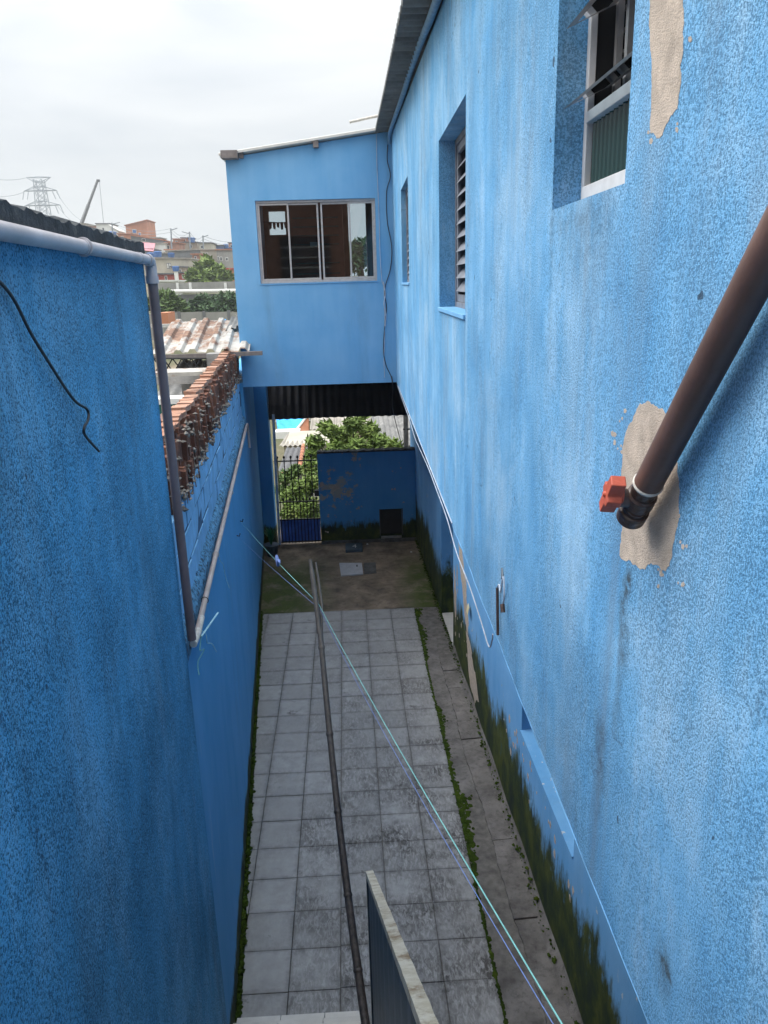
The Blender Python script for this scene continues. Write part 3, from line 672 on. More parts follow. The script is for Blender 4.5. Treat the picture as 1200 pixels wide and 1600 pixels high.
def xin(y, off): return xR(y)+off
def ybox(y0, y1, off, th, z0, z1):                # box along the house wall at depth off behind its face
    return [(xin(y0, off), y0, z0), (xin(y1, off), y1, z0), (xin(y1, off+th), y1, z0), (xin(y0, off+th), y0, z0),
            (xin(y0, off), y0, z1), (xin(y1, off), y1, z1), (xin(y1, off+th), y1, z1), (xin(y0, off+th), y0, z1)]
BF = [(0, 3, 2, 1)[::-1], (4, 5, 6, 7)[::-1], (0, 1, 5, 4)[::-1], (1, 2, 6, 5)[::-1], (2, 3, 7, 6)[::-1], (3, 0, 4, 7)[::-1]]
def frame(y0, y1, z0, z1, off, th, wd, mb=None):
    mb = mb or MB()
    for q in ((y0, y1, z0, z0+wd), (y0, y1, z1-wd, z1), (y0, y0+wd, z0+wd, z1-wd), (y1-wd, y1, z0+wd, z1-wd)):
        mb.add(ybox(q[0], q[1], off, th, q[2], q[3]), BF)
    return mb
# louvred shutter windows
for (y0, y1, z0, z1), step in ((W2, 0.078), (W3, 0.078)):
    off = 0.10 if y0 < 5 else 0.055
    wv = obj('window', frame(y0, y1, z0, z1, off, 0.07, 0.035), 'shutter_metal', house, bevel=0.002)
    ym = (y0+y1)/2
    for a, b_, o2 in ((y0+0.036, ym+0.02, 0.030), (ym-0.02, y1-0.036, 0.008)):
        obj('shutter_frame', frame(a, b_, z0+0.036, z1-0.036, off+o2, 0.02, 0.045), 'shutter_metal', wv, bevel=0.002)
        k = z0+0.10
        while k < z1-0.10:
            sl_ = MB(); xa, xb_ = off+o2-0.012, off+o2+0.03
            p = [(xin(a+0.045, xa), a+0.045, k), (xin(b_-0.045, xa), b_-0.045, k), (xin(b_-0.045, xb_), b_-0.045, k+0.055), (xin(a+0.045, xb_), a+0.045, k+0.055)]
            sl_.prism(p, (0.004, 0, 0.006)); obj('slat', sl_, 'shutter_metal', wv); k += step
    obj('sill', MB().add(ybox(y0-0.01, y1+0.01, -0.012, 0.012+off, z0-0.02, z0+0.004), BF), 'paint_room', wv, bevel=0.003)
# tilting bathroom window near the camera
y0, y1, z0, z1 = W1; off = 0.075
wv = obj('window', frame(y0, y1, z0+0.004, z1, off, 0.018, 0.026), 'aluminium_bright', house, bevel=0.002)
obj('rail', MB().add(ybox(y0+0.027, y1-0.027, off-0.006, 0.026, z0+0.006, z0+0.052), BF), 'aluminium_bright', wv, bevel=0.002)
obj('jamb_shade', MB().add(ybox(y1-0.012, y1-0.002, off+0.022, 0.13, z0, z1), BF), 'dark_inside', wv)  # shade of the inner jamb, put in as a dark strip
obj('rail', MB().add(ybox(y0+0.027, y1-0.027, off-0.004, 0.022, 5.372, 5.398), BF), 'aluminium_bright', wv, bevel=0.002)
rb = MB(); n_ = 96
for i in range(n_+1):
    yy = y0+0.03+(y1-y0-0.06)*i/n_; dd = off+0.018+0.006*math.cos(i*math.pi/3)
    rb.v += [(xin(yy, dd), yy, 5.222), (xin(yy, dd), yy, 5.372)]
rb.f = [(2*i, 2*i+1, 2*i+3, 2*i+2) for i in range(n_)]
obj('pane', rb, 'glass_ribbed', wv)
for zt in (5.452, 5.630, 5.808):                          # panes swung out at the bottom
    top_x, bot_x, zb = off+0.045, 0.012, zt-0.046
    a, b_ = y0+0.032, y1-0.032
    sl_ = MB()
    for q0, q1 in ((0.0, 0.10), (0.90, 1.0)):
        P = lambda yv_, t: Vector((xin(yv_, top_x+(bot_x-top_x)*t), yv_, zt+(zb-zt)*t))
        sl_.prism([P(a, q0), P(b_, q0), P(b_, q1), P(a, q1)], (0.012, 0, 0.005))
    for ya, yb in ((a, a+0.018), (b_-0.018, b_)): sl_.prism([P(ya, 0.1), P(yb, 0.1), P(yb, 0.9), P(ya, 0.9)], (0.012, 0, 0.005))
    s_ = obj('sash', sl_, 'aluminium', wv, bevel=0.0015)
    obj('pane', MB().prism([P(a+0.018, 0.1)+Vector((0.004, 0, 0.002)), P(b_-0.018, 0.1)+Vector((0.004, 0, 0.002)), P(b_-0.018, 0.9)+Vector((0.004, 0, 0.002)), P(a+0.018, 0.9)+Vector((0.004, 0, 0.002))], (0.004, 0, 0.0015)), 'glass_dark', wv)
gm_ = MB()
for ya in (y0+0.16, y0+0.34, y1-0.13, y1-0.05): gm_.add(ybox(ya, ya+0.02, off+0.06, 0.015, z0, z1), BF)
k = z0+0.02
while k < z1: gm_.add(ybox(y1-0.13, y1-0.03, off+0.078, 0.01, k, k+0.008), BF); k += 0.048
obj('grille', gm_, 'aluminium', wv)

# lower window and door
lw = MB()
for q in ((4.36, 5.87, 1.15, 1.19), (4.36, 5.87, 2.11, 2.15), (4.36, 4.4, 1.19, 2.11), (5.83, 5.87, 1.19, 2.11)):
    lw.box(xW(5)+0.20, xW(5)+0.24, q[0], q[1], q[2], q[3])
lwo = obj('window', lw, 'shutter_metal', house)
obj('pane', box(xW(5)+0.215, xW(5)+0.225, 4.4, 5.83, 1.19, 2.11), 'glass_ribbed', lwo)
sill = MB().prism([(xW(4.36)-0.012, 4.355, 1.135), (xW(5.87)-0.012, 5.868, 1.175), (xW(5.87)+0.2, 5.868, 1.19), (xW(4.36)+0.2, 4.355, 1.152)], (0, 0, 0.014))
obj('sill', sill, 'paint_lower', lwo)
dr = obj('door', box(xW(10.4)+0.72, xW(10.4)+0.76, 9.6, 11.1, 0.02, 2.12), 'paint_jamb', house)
obj('handle', MB().tube([(xW(10.4)+0.70, 9.95, 1.0), (xW(10.4)+0.66, 9.95, 1.0), (xW(10.4)+0.66, 10.05, 1.0)], 0.01, 8), 'aluminium', dr, smooth=True)
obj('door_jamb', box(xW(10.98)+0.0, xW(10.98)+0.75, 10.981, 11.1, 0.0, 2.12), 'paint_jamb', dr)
ds = obj('door_step', MB().prism([(xW(9.8)+0.002, 9.802, 0.0), (xW(10.98)+0.002, 10.978, 0.0), (2.0, 10.978, 0.0), (2.0, 9.802, 0.0)], (0, 0, 0.03)), 'tile_pale', house)

# bare plaster patches where paint was chipped away for the plumbing
def patch(pts_px, off, name='plaster_patch', seed=1, n_=9, amp=0.006, mat='plaster'):
    rr = random.Random(seed); base = []
    def onwall(px, py):
        v = ray(px, py); k = 1.0
        for _ in range(6): k = (xR(v.y*k)-off)/v.x
        return EYE+v*k
    P = [onwall(*p) for p in pts_px]
    for lv in range(4):                                     # fractal, chipped outline
        Q = []
        for a, b_ in zip(P, P[1:]+P[:1]):
            d_ = (b_-a).length; Q += [a, a.lerp(b_, rr.uniform(.4, .6))+Vector((0, rr.uniform(-1, 1), rr.uniform(-1, 1)))*d_*0.13]
        P = Q
    o_ = P
    mb = MB().prism([p+Vector((off+0.003, 0, 0)) for p in o_], (-off-0.003, 0, 0))
    return obj(name, mb, mat, house)
patch([(1022, -60), (1072, -60), (1068, 20), (1062, 140), (1058, 170), (1044, 190), (1034, 212), (1016, 208), (1018, 120)], 0.0006, seed=2)
patch([(1000, 630), (1012, 626), (1036, 640), (1058, 700), (1060, 750), (1054, 840), (1050, 868), (1040, 893), (1000, 890), (985, 876), (968, 868), (970, 790), (972, 700), (985, 660)], 0.0006, seed=4)
rr = random.Random(91)
for cx0, cy0, n_ in ((966, 700, 4), (962, 668, 3), (1064, 800, 2), (1066, 852, 3), (1030, 902, 4), (975, 650, 2), (1012, 214, 3), (1058, 190, 2), (1076, 60, 2), (1060, 910, 2)):
    for k in range(n_):
        px0, py0, q0 = cx0+rr.uniform(-7, 7), cy0+rr.uniform(-14, 14), rr.uniform(1.2, 3.6)
        patch([(px0+q0*math.cos(t_)*rr.uniform(.6, 1.2), py0+1.7*q0*math.sin(t_)*rr.uniform(.6, 1.2)) for t_ in (0, 1.2, 2.5, 3.8, 5.1)], 0.0005, 'plaster_chip', rr.randrange(999))
# crumbled plaster on the lower wall
def lpatch(pts, seed):
    rr = random.Random(seed); o_ = []
    P = [Vector((xW(y_), y_, z_)) for y_, z_ in pts]
    for lv in range(4):
        Q = []
        for a, b_ in zip(P, P[1:]+P[:1]):
            Q += [a, a.lerp(b_, rr.uniform(.4, .6))+Vector((0, rr.uniform(-1, 1), rr.uniform(-1, 1)))*(b_-a).length*0.16]
        P = Q
    o_ = P
    obj('plaster_patch', MB().prism(o_, (-0.0025, 0, 0)), 'plaster', house)
lpatch([(9.35, 1.75), (9.05, 1.72), (8.75, 1.45), (8.55, 0.95), (8.6, 0.72), (8.85, 0.95), (9.15, 1.35)], 3)
lpatch([(8.75, 0.78), (8.35, 0.70), (7.85, 0.30), (8.1, 0.12), (8.55, 0.35)], 5)
lpatch([(9.70, 1.3), (9.58, 1.1), (9.52, 0.7), (9.62, 0.45), (9.72, 0.8)], 6)

rr = random.Random(17)
for k in range(46):                                          # flaked paint spots
    y_ = rr.uniform(4.3, 6.6) if k < 30 else rr.uniform(8.0, 9.7); z_ = rr.gauss(0.95, 0.10) if k < 30 else rr.uniform(0.3, 1.6); q0 = rr.uniform(.010, .034)
    lpatch([(y_+q0*rr.uniform(.5, 1.2)*math.cos(t_), z_+1.5*q0*rr.uniform(.4, 1.2)*math.sin(t_)) for t_ in (0, 1.2, 2.5, 3.8, 5.1)], k)

# ------------------------------------------------------------------ tall wall on the left with its drain pipe
tw = tag(empty('tall_wall', (xL(1)-0.1, 1, 0)), 'rough dark blue stuccoed wall filling the left foreground', 'wall')
YE = 3.88
obj('wall_body', wall((xL(Y0), Y0), (xL(YE), YE), -0.3, 5.155, [], (-0.22, 0)), 'stucco_left', tw)
cp = MB(); rr = random.Random(3); n_ = 160
for i in range(n_+1):
    y = Y0+(YE+0.01-Y0)*i/n_; j = rr.uniform(-0.008, 0.010)
    cp.v += [(xL(y)+0.012, y, 5.15), (xL(y)+0.014+rr.uniform(-.004, .004), y, 5.198+j), (xL(y)-0.06, y, 5.214+rr.uniform(-0.006, 0.016)), (xL(y)-0.16, y, 5.21+rr.uniform(-0.006, 0.012)), (xL(y)-0.235, y, 5.19+j), (xL(y)-0.235, y, 5.15)]
cp.f = [(i*6+k, (i+1)*6+k, (i+1)*6+k+1, i*6+k+1) for i in range(n_) for k in range(5)]+[(0, 1, 2, 3, 4, 5), tuple(n_*6+k for k in range(6))[::-1]]
obj('coping', cp, 'coping', tw)
dp = tag(empty('drain_pipe', (xL(YE)+0.03, YE, 3.1)), 'grey plastic drain pipe along the top of the left wall and down its end', 'pipe')
zp = lambda y: 5.128+(YE-y)*0.002; rp = 0.0225
obj('pipe', MB().tube([(xL(y)+0.026, y, zp(y)) for y in (Y0, 0, 2, 3.3, YE-0.03)], rp, 20), 'pvc_grey', dp, smooth=True)
cx_, cy_ = xL(YE)+0.028, YE+0.018
obj('elbow', MB().tube([(xL(YE-.06)+0.026, YE-0.06, zp(4)), (cx_, YE-0.02, zp(4)+0.001), (cx_, cy_-0.006, zp(4)-0.008), (cx_, cy_, zp(4)-0.03), (cx_, cy_, zp(4)-0.09)], rp+0.005, 20), 'pvc_grey', dp, smooth=True)
obj('downpipe', MB().tube([(cx_, cy_, 5.06), (cx_+0.002, cy_, 4.2), (cx_+0.006, cy_-0.004, 3.14)], 0.024, 18), 'pvc_down', dp, smooth=True)
for y in (2.62,):
    obj('clip', MB().tube([(xL(y)+0.026+0.027*math.cos(a), y, zp(y)+0.027*math.sin(a)) for a in [R_(k) for k in range(-120, 181, 20)]], 0.004, 6), 'pvc_grey', dp, smooth=True)
    obj('collar', MB().tube([(xL(y)+0.026, y-0.02, zp(y)), (xL(y)+0.026, y+0.02, zp(y))], rp+0.003, 20), 'pvc_grey', dp, smooth=True)
obj('collar', MB().tube([(xL(3.62)+0.026, 3.60, zp(3.6)), (xL(3.64)+0.026, 3.64, zp(3.7))], rp+0.003, 20), 'pvc_grey', dp, smooth=True)
obj('collar', MB().tube([(cx_, cy_, 5.055), (cx_, cy_, 5.02)], 0.031, 18), 'pvc_grey', dp, smooth=True)
tag(obj('cable', MB().tube(curve([(xL(y_)+0.012+o_, y_, z_) for y_, z_, o_ in ((1.4, 5.13, .004), (1.855, 5.02, 0), (2.02, 4.884, .004), (2.29, 4.70, .002), (2.41, 4.645, .01), (2.40, 4.615, .012), (2.34, 4.60, .012), (2.36, 4.57, .008), (2.51, 4.492, .004))], 8), 0.0042, 8), 'cable_black', smooth=True),
    'black cable hanging in a kink on the dark blue left wall', 'cable')

# ------------------------------------------------------------------ boundary wall with blue blocks, ledge pipe
bwl = tag(empty('boundary_wall', (xL(9)-0.1, 9, 0)), 'long blue boundary wall left of the alley, plastered below, bare painted blocks above', 'wall')
pb = MB(); rr = random.Random(9); YBE = 15.3
obj('plaster_body', wall((xL(YE+0.005), YE+0.005), (xL(YBE), YBE), -0.3, 3.10, [], (-0.26, 0)), 'paint_boundary', bwl)
obj('upper_body', wall((xL(YR-0.01), YR-0.01), (xL(YBE), YBE), 3.102, ZO+0.07, [], (-0.24, 0)), 'paint_boundary', bwl)
n_ = 230; lg = MB()
for i in range(n_+1):
    y = YE+0.01+(YR-0.02-YE)*i/n_; j = rr.uniform(-0.012, 0.012)
    lg.v += [(xL(y)+0.001, y, 3.0), (xL(y)+0.004+rr.uniform(-.004, .004), y, 3.12+j), (xL(y)-0.02+rr.uniform(-.006, .006), y, 3.165+j), (xL(y)-0.045, y, 3.19+rr.uniform(-0.02, 0.02)), (xL(y)-0.07, y, 3.2)]
lg.f = [(i*5+k, (i+1)*5+k, (i+1)*5+k+1, i*5+k+1) for i in range(n_) for k in range(4)]
obj('rough_ledge', lg, 'ledge_rough', bwl)
obj('mortar_core', wall((xL(YE+.01)-0.043, YE+.01), (xL(YR-.015)-0.043, YR-.015), 3.1, 3.745, [], (-0.1, 0)), 'mortar_blue', bwl)
bm_ = []
for v_ in range(4):
    rr = random.Random(v_); b0 = MB().box(-0.05, 0.05, -0.190, 0.190, -0.094, 0.094)
    b0.v = [(a+rr.uniform(-.003, .003), b_+rr.uniform(-.005, .005), c_+rr.uniform(-.005, .005)) for a, b_, c_ in b0.v]
    me, _ = mesh('block', b0, 'paint_block', base=Vector((0, 0, 0))); bm_.append(me)
rr = random.Random(5)
for c_ in range(3):
    y = YE+0.2+(0.2 if c_ % 2 else 0.0)
    while y < YR-0.15:
        bo = link('block', rr.choice(bm_), (xL(y)-0.088+rr.uniform(-.004, .004), y, 3.235+c_*0.208), bwl)
        bo.rotation_euler = (rr.uniform(-.008, .008), 0, math.atan(0.0842)+rr.uniform(-.006, .006)); y += 0.405
cpipe = tag(empty('conduit_pipe', (xL(5)+0.02, 5, 3.05)), 'thin tan plastic pipe running along the ledge of the boundary wall', 'pipe')
pts = [(xL(y)+0.03, y, interp(y, (4, 11, 11.2), (3.06, 3.085, 3.085))) for y in (4.14, 5, 6, 7, 8, 9, 10, 10.9)]
obj('pipe', MB().tube(pts+[(xL(11.1)+0.03, 11.12, 3.07), (xL(11.2)+0.03, 11.2, 3.02), (xL(11.22)+0.03, 11.24, 2.7)], 0.018, 14), 'pvc_tan', cpipe, smooth=True)
obj('elbow', MB().tube([(xL(4.3)+0.03, 4.36, 3.062), (xL(4.2)+0.031, 4.2, 3.055), (xL(4.1)+0.034, 4.12, 3.07), (cx_+0.006, cy_+0.02, 3.10)], [0.019, 0.021, 0.022, 0.02], 14), 'tape_white', cpipe, smooth=True)
for y in (4.62, 5.5, 7.3):
    obj('tie', MB().tube([(xL(y)+0.03+0.023*math.cos(a), y, 3.066+0.023*math.sin(a)) for a in [R_(k) for k in range(0, 361, 30)]], 0.003, 5), 'cable_black' if y < 5 else 'tape_white', cpipe, smooth=True)
rr = random.Random(12)
for lab, y_, drop, sw, m_ in (('pale frayed string tail hanging from the pipe elbow', 4.18, 0.30, 0.10, 'rope_pale'), ('curled pale string dangling from the middle of the ledge pipe', 5.5, 0.36, 0.09, 'rope_pale'), ('short green string end sticking out from the pipe elbow', 4.12, 0.16, -0.05, 'rope_green')):
    p = [(xL(y_)+0.05, y_, 3.06)]
    for k in range(1, 7): p.append((xL(y_)+0.06+rr.uniform(-.012, .012), y_+sw*k/6*3+rr.uniform(-.05, .05), 3.06-drop*k/6))
    tag(obj('string', MB().tube(curve(p, 5), 0.0028, 5), m_, smooth=True), lab, 'string')
st_ = MB().tube(curve([(xL(4.1)+0.06, 4.1, 3.06), (xL(4.1)+0.09, 4.25, 3.075), (xL(4.1)+0.115, 4.36, 3.09)], 4), 0.005, 5)
tag(obj('string', st_, 'rope_pale', smooth=True), 'stiff pale blue twine end poking out right of the pipe elbow', 'string')

# ------------------------------------------------------------------ neighbour's broken brick wall behind the blocks
nb = tag(empty('brick_wall', (xL(8)-0.2, 8, 3)), 'unplastered crumbling brick wall with orange top behind the blue blocks', 'wall')
OF = 0.085
obj('mortar_core', wall((xL(YE)-OF-0.06, YE), (xL(13.0)-OF-0.06, 13.0), 2.2, 4.09, [], (-0.06, 0)), 'mortar', nb)
bk = []
for v_ in range(6):
    rr = random.Random(20+v_); b0 = MB().box(-0.05, 0.05, -0.015, 0.015, -0.105, 0.105)
    b0.v = [(a+rr.uniform(-.012, .012), b_+rr.uniform(-.007, .007), c_+rr.uniform(-.012, .012)) for a, b_, c_ in b0.v]
    me, _ = mesh('brick', b0, 'brick', base=Vector((0, 0, 0))); bk.append(me)
rr = random.Random(31)
for c_ in range(2):
    y = 4.3
    while y < YR+0.35:
        bo = link('brick', rr.choice(bk), (xL(y)-OF-0.02+rr.uniform(-.03, .02), y, 3.79+c_*0.20+rr.uniform(-.03, .03)), nb)
        bo.rotation_euler = (rr.uniform(-.07, .07), rr.uniform(-.06, .06), math.atan(0.0842)+rr.uniform(-.09, .09)); y += 0.058+rr.uniform(-.006, .007)
cb = MB().box(-0.052, 0.052, -0.058, 0.058, -0.022, 0.022); rr = random.Random(2)
cb.v = [(a+rr.uniform(-.006, .006), b_+rr.uniform(-.006, .006), c_+rr.uniform(-.004, .004)) for a, b_, c_ in cb.v]
cme, _ = mesh('cap_brick', cb, 'brick_cap', base=Vector((0, 0, 0)))
y = 4.6
while y < YR+0.5:
    bo = link('cap_brick', cme, (xL(y)-OF-0.072+rr.uniform(-.010, .010), y, 4.125+rr.uniform(-.01, .012)), nb)
    bo.rotation_euler = (rr.uniform(-.05, .05), rr.uniform(-.05, .05), rr.uniform(-.12, .12)); y += 0.124
# squeezed mortar lumps
lm = MB(); rr = random.Random(44)
for i in range(430):
    y = rr.uniform(4.2, YR-0.05); low = rr.random() < 0.55
    c0 = Vector((xL(y)-(rr.uniform(-0.0, 0.06) if low else OF-0.035+rr.uniform(-.02, .015)), y, (3.745+rr.uniform(-.02, .06)) if low else rr.choice((3.82, 3.89, 4.0, 4.08))+rr.uniform(-.04, .04)))
    sx_, sy_, sz_ = rr.uniform(.008, .026), rr.uniform(.012, .045), rr.uniform(.008, .024)
    vs = [c0+Vector((sx_*rr.uniform(.6, 1.2)*dx, sy_*rr.uniform(.6, 1.2)*dy, sz_*rr.uniform(.6, 1.2)*dz)) for dx, dy, dz in ((1, 0, 0), (-1, 0, 0), (0, 1, 0), (0, -1, 0), (0, 0, 1), (0, 0, -1))]
    lm.add(vs, [(0, 2, 4), (2, 1, 4), (1, 3, 4), (3, 0, 4), (2, 0, 5), (1, 2, 5), (3, 1, 5), (0, 3, 5)])
stuff(obj('mortar_lumps', lm, 'mortar', nb))

# ------------------------------------------------------------------ neighbour's yard
rr_ = tag(empty('rusty_roof', (-2.3, 12, 3.9)), 'rusty trapezoid metal roof beyond the broken brick wall', 'roof')
pA, pB = at_y(236, 553, 10.85), at_y(388, 549, 10.85)
for k in range(3):
    a = pA.lerp(pB, k/3)+Vector((0, 0, 0.012*(k % 2))); b_ = pA.lerp(pB, (k+1)/3+0.01)
    sht = corr(a-Vector((0, 0, 0)), b_-a, (-0.16, 2.15, 0.33), 0.245, 0.045, 0.004, True, per=25, ragged=0.02, nv=5)
    obj('roof_sheet', sht, 'rust_sheet', rr_)
obj('ridge_plank', MB().obox(at_y(236, 512, 13.02), at_y(355, 509, 13.02)-at_y(236, 512, 13.02), (0, 0.09, 0), (0, 0, 0.05)), 'tape_white', rr_)
obj('purlin', MB().obox(at_y(236, 562, 10.80), at_y(410, 555, 10.80)-at_y(236, 562, 10.80), (0, 0.05, 0), (0, 0, 0.055)), 'wood_grey', rr_)
fp = corr(at_y(352, 518, 12.2), at_y(378, 507, 12.0)-at_y(352, 518, 12.2), (0.02, 0.6, 0.18), 0.12, 0.02, 0.004)
tag(obj('loose_sheet', fp, 'fibre_cement'), 'bent loose corrugated scrap lying at the right corner of the rusty roof', 'scrap sheet')
tag(obj('blue_rag', MB().prism([at_y(342, 507, 13.2), at_y(351, 507, 13.2), at_y(352, 500, 13.3), (at_y(344, 501, 13.3))], (0, 0.1, 0.01)), 'tarp_blue'), 'small bright blue cloth behind the rusty roof ridge', 'cloth')
ln_ = tag(empty('lattice_beam', (-2.3, 10.5, 3.6)), 'black iron lattice girder under the rusty roof', 'girder')
qa, qb = at_y(240, 560, 10.5), at_y(328, 560, 10.5); hz = 0.19
obj('chord', MB().tube([qa, qb], 0.012, 6), 'iron_black', ln_); obj('chord', MB().tube([qa-Vector((0, 0, hz)), qb-Vector((0, 0, hz))], 0.012, 6), 'iron_black', ln_)
for i in range(6):
    a, b_ = qa.lerp(qb, i/6), qa.lerp(qb, (i+1)/6)
    obj('brace', MB().tube([a, b_-Vector((0, 0, hz))], 0.009, 6), 'iron_black', ln_); obj('brace', MB().tube([a-Vector((0, 0, hz)), b_], 0.009, 6), 'iron_black', ln_)
def slab_px(x0, x1, yt, yb, Y, depth, mat, name, label, cat, parent=None):
    a, b_, c_ = at_y(x0, yt, Y), at_y(x1, yt, Y), at_y((x0+x1)/2, yb, Y)
    o_ = obj(name, MB().obox((a.x, Y, c_.z), (b_.x-a.x, 0, 0), (0, depth, 0), (0, 0, a.z-c_.z)), mat, parent, bevel=0.004)
    return tag(o_, label, cat) if label else o_
slab_px(322, 342, 553, 640, 10.4, 0.2, 'concrete', 'concrete_post', 'grey concrete post holding the lattice girder end', 'post')
slab_px(236, 345, 583, 588, 9.35, 0.45, 'rust_sheet', 'ledge_board', 'weathered pale board lying on the neighbour concrete beam', 'board')
slab_px(236, 350, 589, 600, 9.35, 0.25, 'concrete', 'concrete_beam', 'stained concrete lintel beam below the lattice girder', 'beam')
slab_px(330, 352, 587, 599, 9.30, 0.04, 'wood_grey', 'plank_end', 'dark plank end jutting over the orange brick top', 'plank')
slab_px(283, 298, 600, 720, 9.5, 0.18, 'concrete', 'concrete_post', 'pale concrete post standing under the stained lintel beam', 'post')
rf = corr(at_y(236, 626, 9.9), at_y(300, 622, 9.9)-at_y(236, 626, 9.9), (0.1, 1.6, 0.35), 0.177, 0.022, 0.006)
tag(obj('low_roof', rf, 'fibre_cement', smooth=True), 'grey corrugated roof piece glimpsed under the lintel beam', 'roof')
slab_px(236, 288, 624, 632, 9.0, 0.3, 'white_wall', 'white_ledge', 'white painted ledge above the green sheet in the neighbour yard', 'ledge')
slab_px(236, 282, 632, 656, 9.1, 0.06, 'fabric_green', 'green_sheet', 'dark green sheet hanging in the neighbour yard', 'sheet')
slab_px(236, 300, 657, 675, 8.2, 0.5, 'wood_brown', 'dark_crate', 'dark brown box edge beside the base of the grey drain pipe', 'box')
tag(obj('yard_slab', box(-6.5, -2.35, 3.5, 13.5, -0.42, 1.2), 'concrete'), 'neighbour yard raised concrete floor beyond the brick wall', 'yard floor')
slab_px(246, 262, 489, 507, 30, 1.2, 'w_brick', 'brick_pier', 'orange brick pier at the left end of the concrete panel fence', 'pier')

# precast panel fence
pfn = tag(empty('panel_fence', (-11, 60, 1)), 'grey precast concrete panel fence below the green hedge', 'fence')
xsp = [-16.5+1.85*i for i in range(7)]
for i in range(6):
    for k in range(2): obj('panel', box(xsp[i]+0.12, xsp[i+1]-0.12, 60, 60.06, 1.2+k*0.98, 2.16+k*0.98+0.06*math.sin(i)), 'w_grey', pfn)
for x in xsp: obj('post', box(x-0.1, x+0.1, 59.95, 60.12, 0.6, 3.25), 'w_dark', pfn)

# ------------------------------------------------------------------ trees
def leaves(name, blobs, n, size, mat, parent, seed, aspect=0.45, droop=0.0):
    rr = random.Random(seed); mb = MB(); wts = [b_[1]**2 for b_ in blobs]
    for _ in range(n):
        c_, r0 = rr.choices(blobs, wts)[0]; c_ = Vector(c_)
        d_ = Vector((rr.gauss(0, 1), rr.gauss(0, 1), rr.gauss(0, 1))).normalized(); rad = r0*(rr.random()**0.38)*rr.uniform(0.8, 1.12)
        p = c_+Vector((d_.x*rad, d_.y*rad, d_.z*rad*0.85))
        a = (Vector((rr.gauss(0, 1), rr.gauss(0, 1), rr.gauss(0, .6)))+d_*0.8-Vector((0, 0, droop))).normalized()
        b_ = a.cross(Vector((rr.gauss(0, .5), rr.gauss(0, .5), 1))).normalized(); s_ = size*rr.uniform(.6, 1.35)
        nn = a.cross(b_)*s_*0.12
        mb.add([p-a*s_*.5, p+b_*s_*aspect*.5+nn, p+a*s_*.5, p-b_*s_*aspect*.5+nn], [(0, 1, 2), (0, 2, 3)])
    return obj(name, mb, mat, parent)
def tree(label, base, blobs, n, size, mat, seed, trunk_r=0.12, aspect=0.45, droop=0.0, name='tree', cat='tree'):
    base = Vector(base); t_ = tag(empty(name, base), label, cat); rr = random.Random(seed)
    cc = sum((Vector(b_[0]) for b_ in blobs), Vector())/len(blobs); fk = base.lerp(cc, 0.55)
    tm = MB().tube(curve([base-Vector((0, 0, .3)), base.lerp(fk, .5)+Vector((trunk_r, 0, 0)), fk], 4), [trunk_r*(1.2-0.5*i/8) for i in range(9)], 8)
    for b_ in blobs:
        e = Vector(b_[0]); m_ = fk.lerp(e, .5)+Vector((rr.uniform(-.1, .1), 0, rr.uniform(0, .1)))*b_[1]
        tm.tube([fk, m_, e], [trunk_r*.6, trunk_r*.4, trunk_r*.15], 6)
    obj('trunk', tm, 'bark', t_, smooth=True); leaves('crown', blobs, n, size, mat, t_, seed, aspect, droop); return t_
def bl(px, py, Y, rpx): p = at_y(px, py, Y); return (tuple(p), rpx/1200*Y*1.04)
tree('leafy green tree crown rising behind the yard wall below the passage roof', (0.3, 20, -2.0),
     [bl(492, 690, 20, 15), bl(510, 668, 20, 15), bl(530, 678, 20.6, 16), bl(551, 663, 20, 16), bl(578, 672, 20.3, 15), bl(592, 692, 20, 17), bl(560, 700, 19.7, 20), bl(616, 697, 19.6, 13), bl(525, 703, 19.6, 18), bl(545, 684, 20.8, 15), bl(486, 712, 19.8, 13), bl(565, 652, 20.4, 9)], 2300, 0.26, 'leaf_bright', 5, 0.09, 0.30, 0.5)
tree('light green bush filling the view through the gate bars', (-1.2, 17.2, -1.4),
     [bl(455, 800, 17.2, 20), bl(480, 795, 17, 24), bl(470, 765, 17.4, 22), bl(490, 750, 17.4, 18), bl(450, 775, 17.5, 14), bl(488, 815, 16.9, 16), bl(485, 728, 18, 14)], 2600, 0.13, 'leaf_bright', 6, 0.05, 0.5, 0.2, 'bush', 'bush')
tree('pale bush between the gate bars and the terracotta ridge', (-2.1, 21, -2.6),
     [bl(448, 745, 21, 14), bl(462, 735, 21, 13), bl(440, 765, 21, 14)], 900, 0.14, 'leaf_mid', 61, 0.05, 0.5, 0.2, 'bush', 'bush')
tree('bright green round tree on the hillside among grey houses', at_y(325, 446, 108),
     [bl(305, 432, 108, 15), bl(322, 417, 108, 17), bl(340, 424, 108, 14), bl(352, 432, 108, 12), bl(328, 434, 106, 16)], 1500, 0.95, 'leaf_bright', 7, 0.3)
tree('light green spreading tree above the left part of the panel fence', at_y(262, 492, 74),
     [bl(248, 466, 74, 13), bl(262, 466, 74, 14), bl(276, 474, 74, 12), bl(255, 480, 73, 14), bl(285, 482, 74, 9), bl(238, 475, 74, 12)], 1500, 0.62, 'leaf_mid', 8, 0.2)
tree('dark green dense tree right of the pale one above the panel fence', at_y(310, 492, 76),
     [bl(306, 478, 76, 12), bl(318, 470, 76, 12), bl(298, 486, 75, 9), bl(325, 482, 75, 12)], 1400, 0.6, 'leaf_dark', 9, 0.2)
tree('dark green dense tree next to the room corner above the panel fence', at_y(352, 492, 77),
     [bl(340, 474, 77, 12), bl(354, 466, 77, 13), bl(366, 474, 77, 12), bl(345, 484, 76, 12), bl(378, 480, 77, 12)], 1500, 0.6, 'leaf_dark', 10, 0.2)
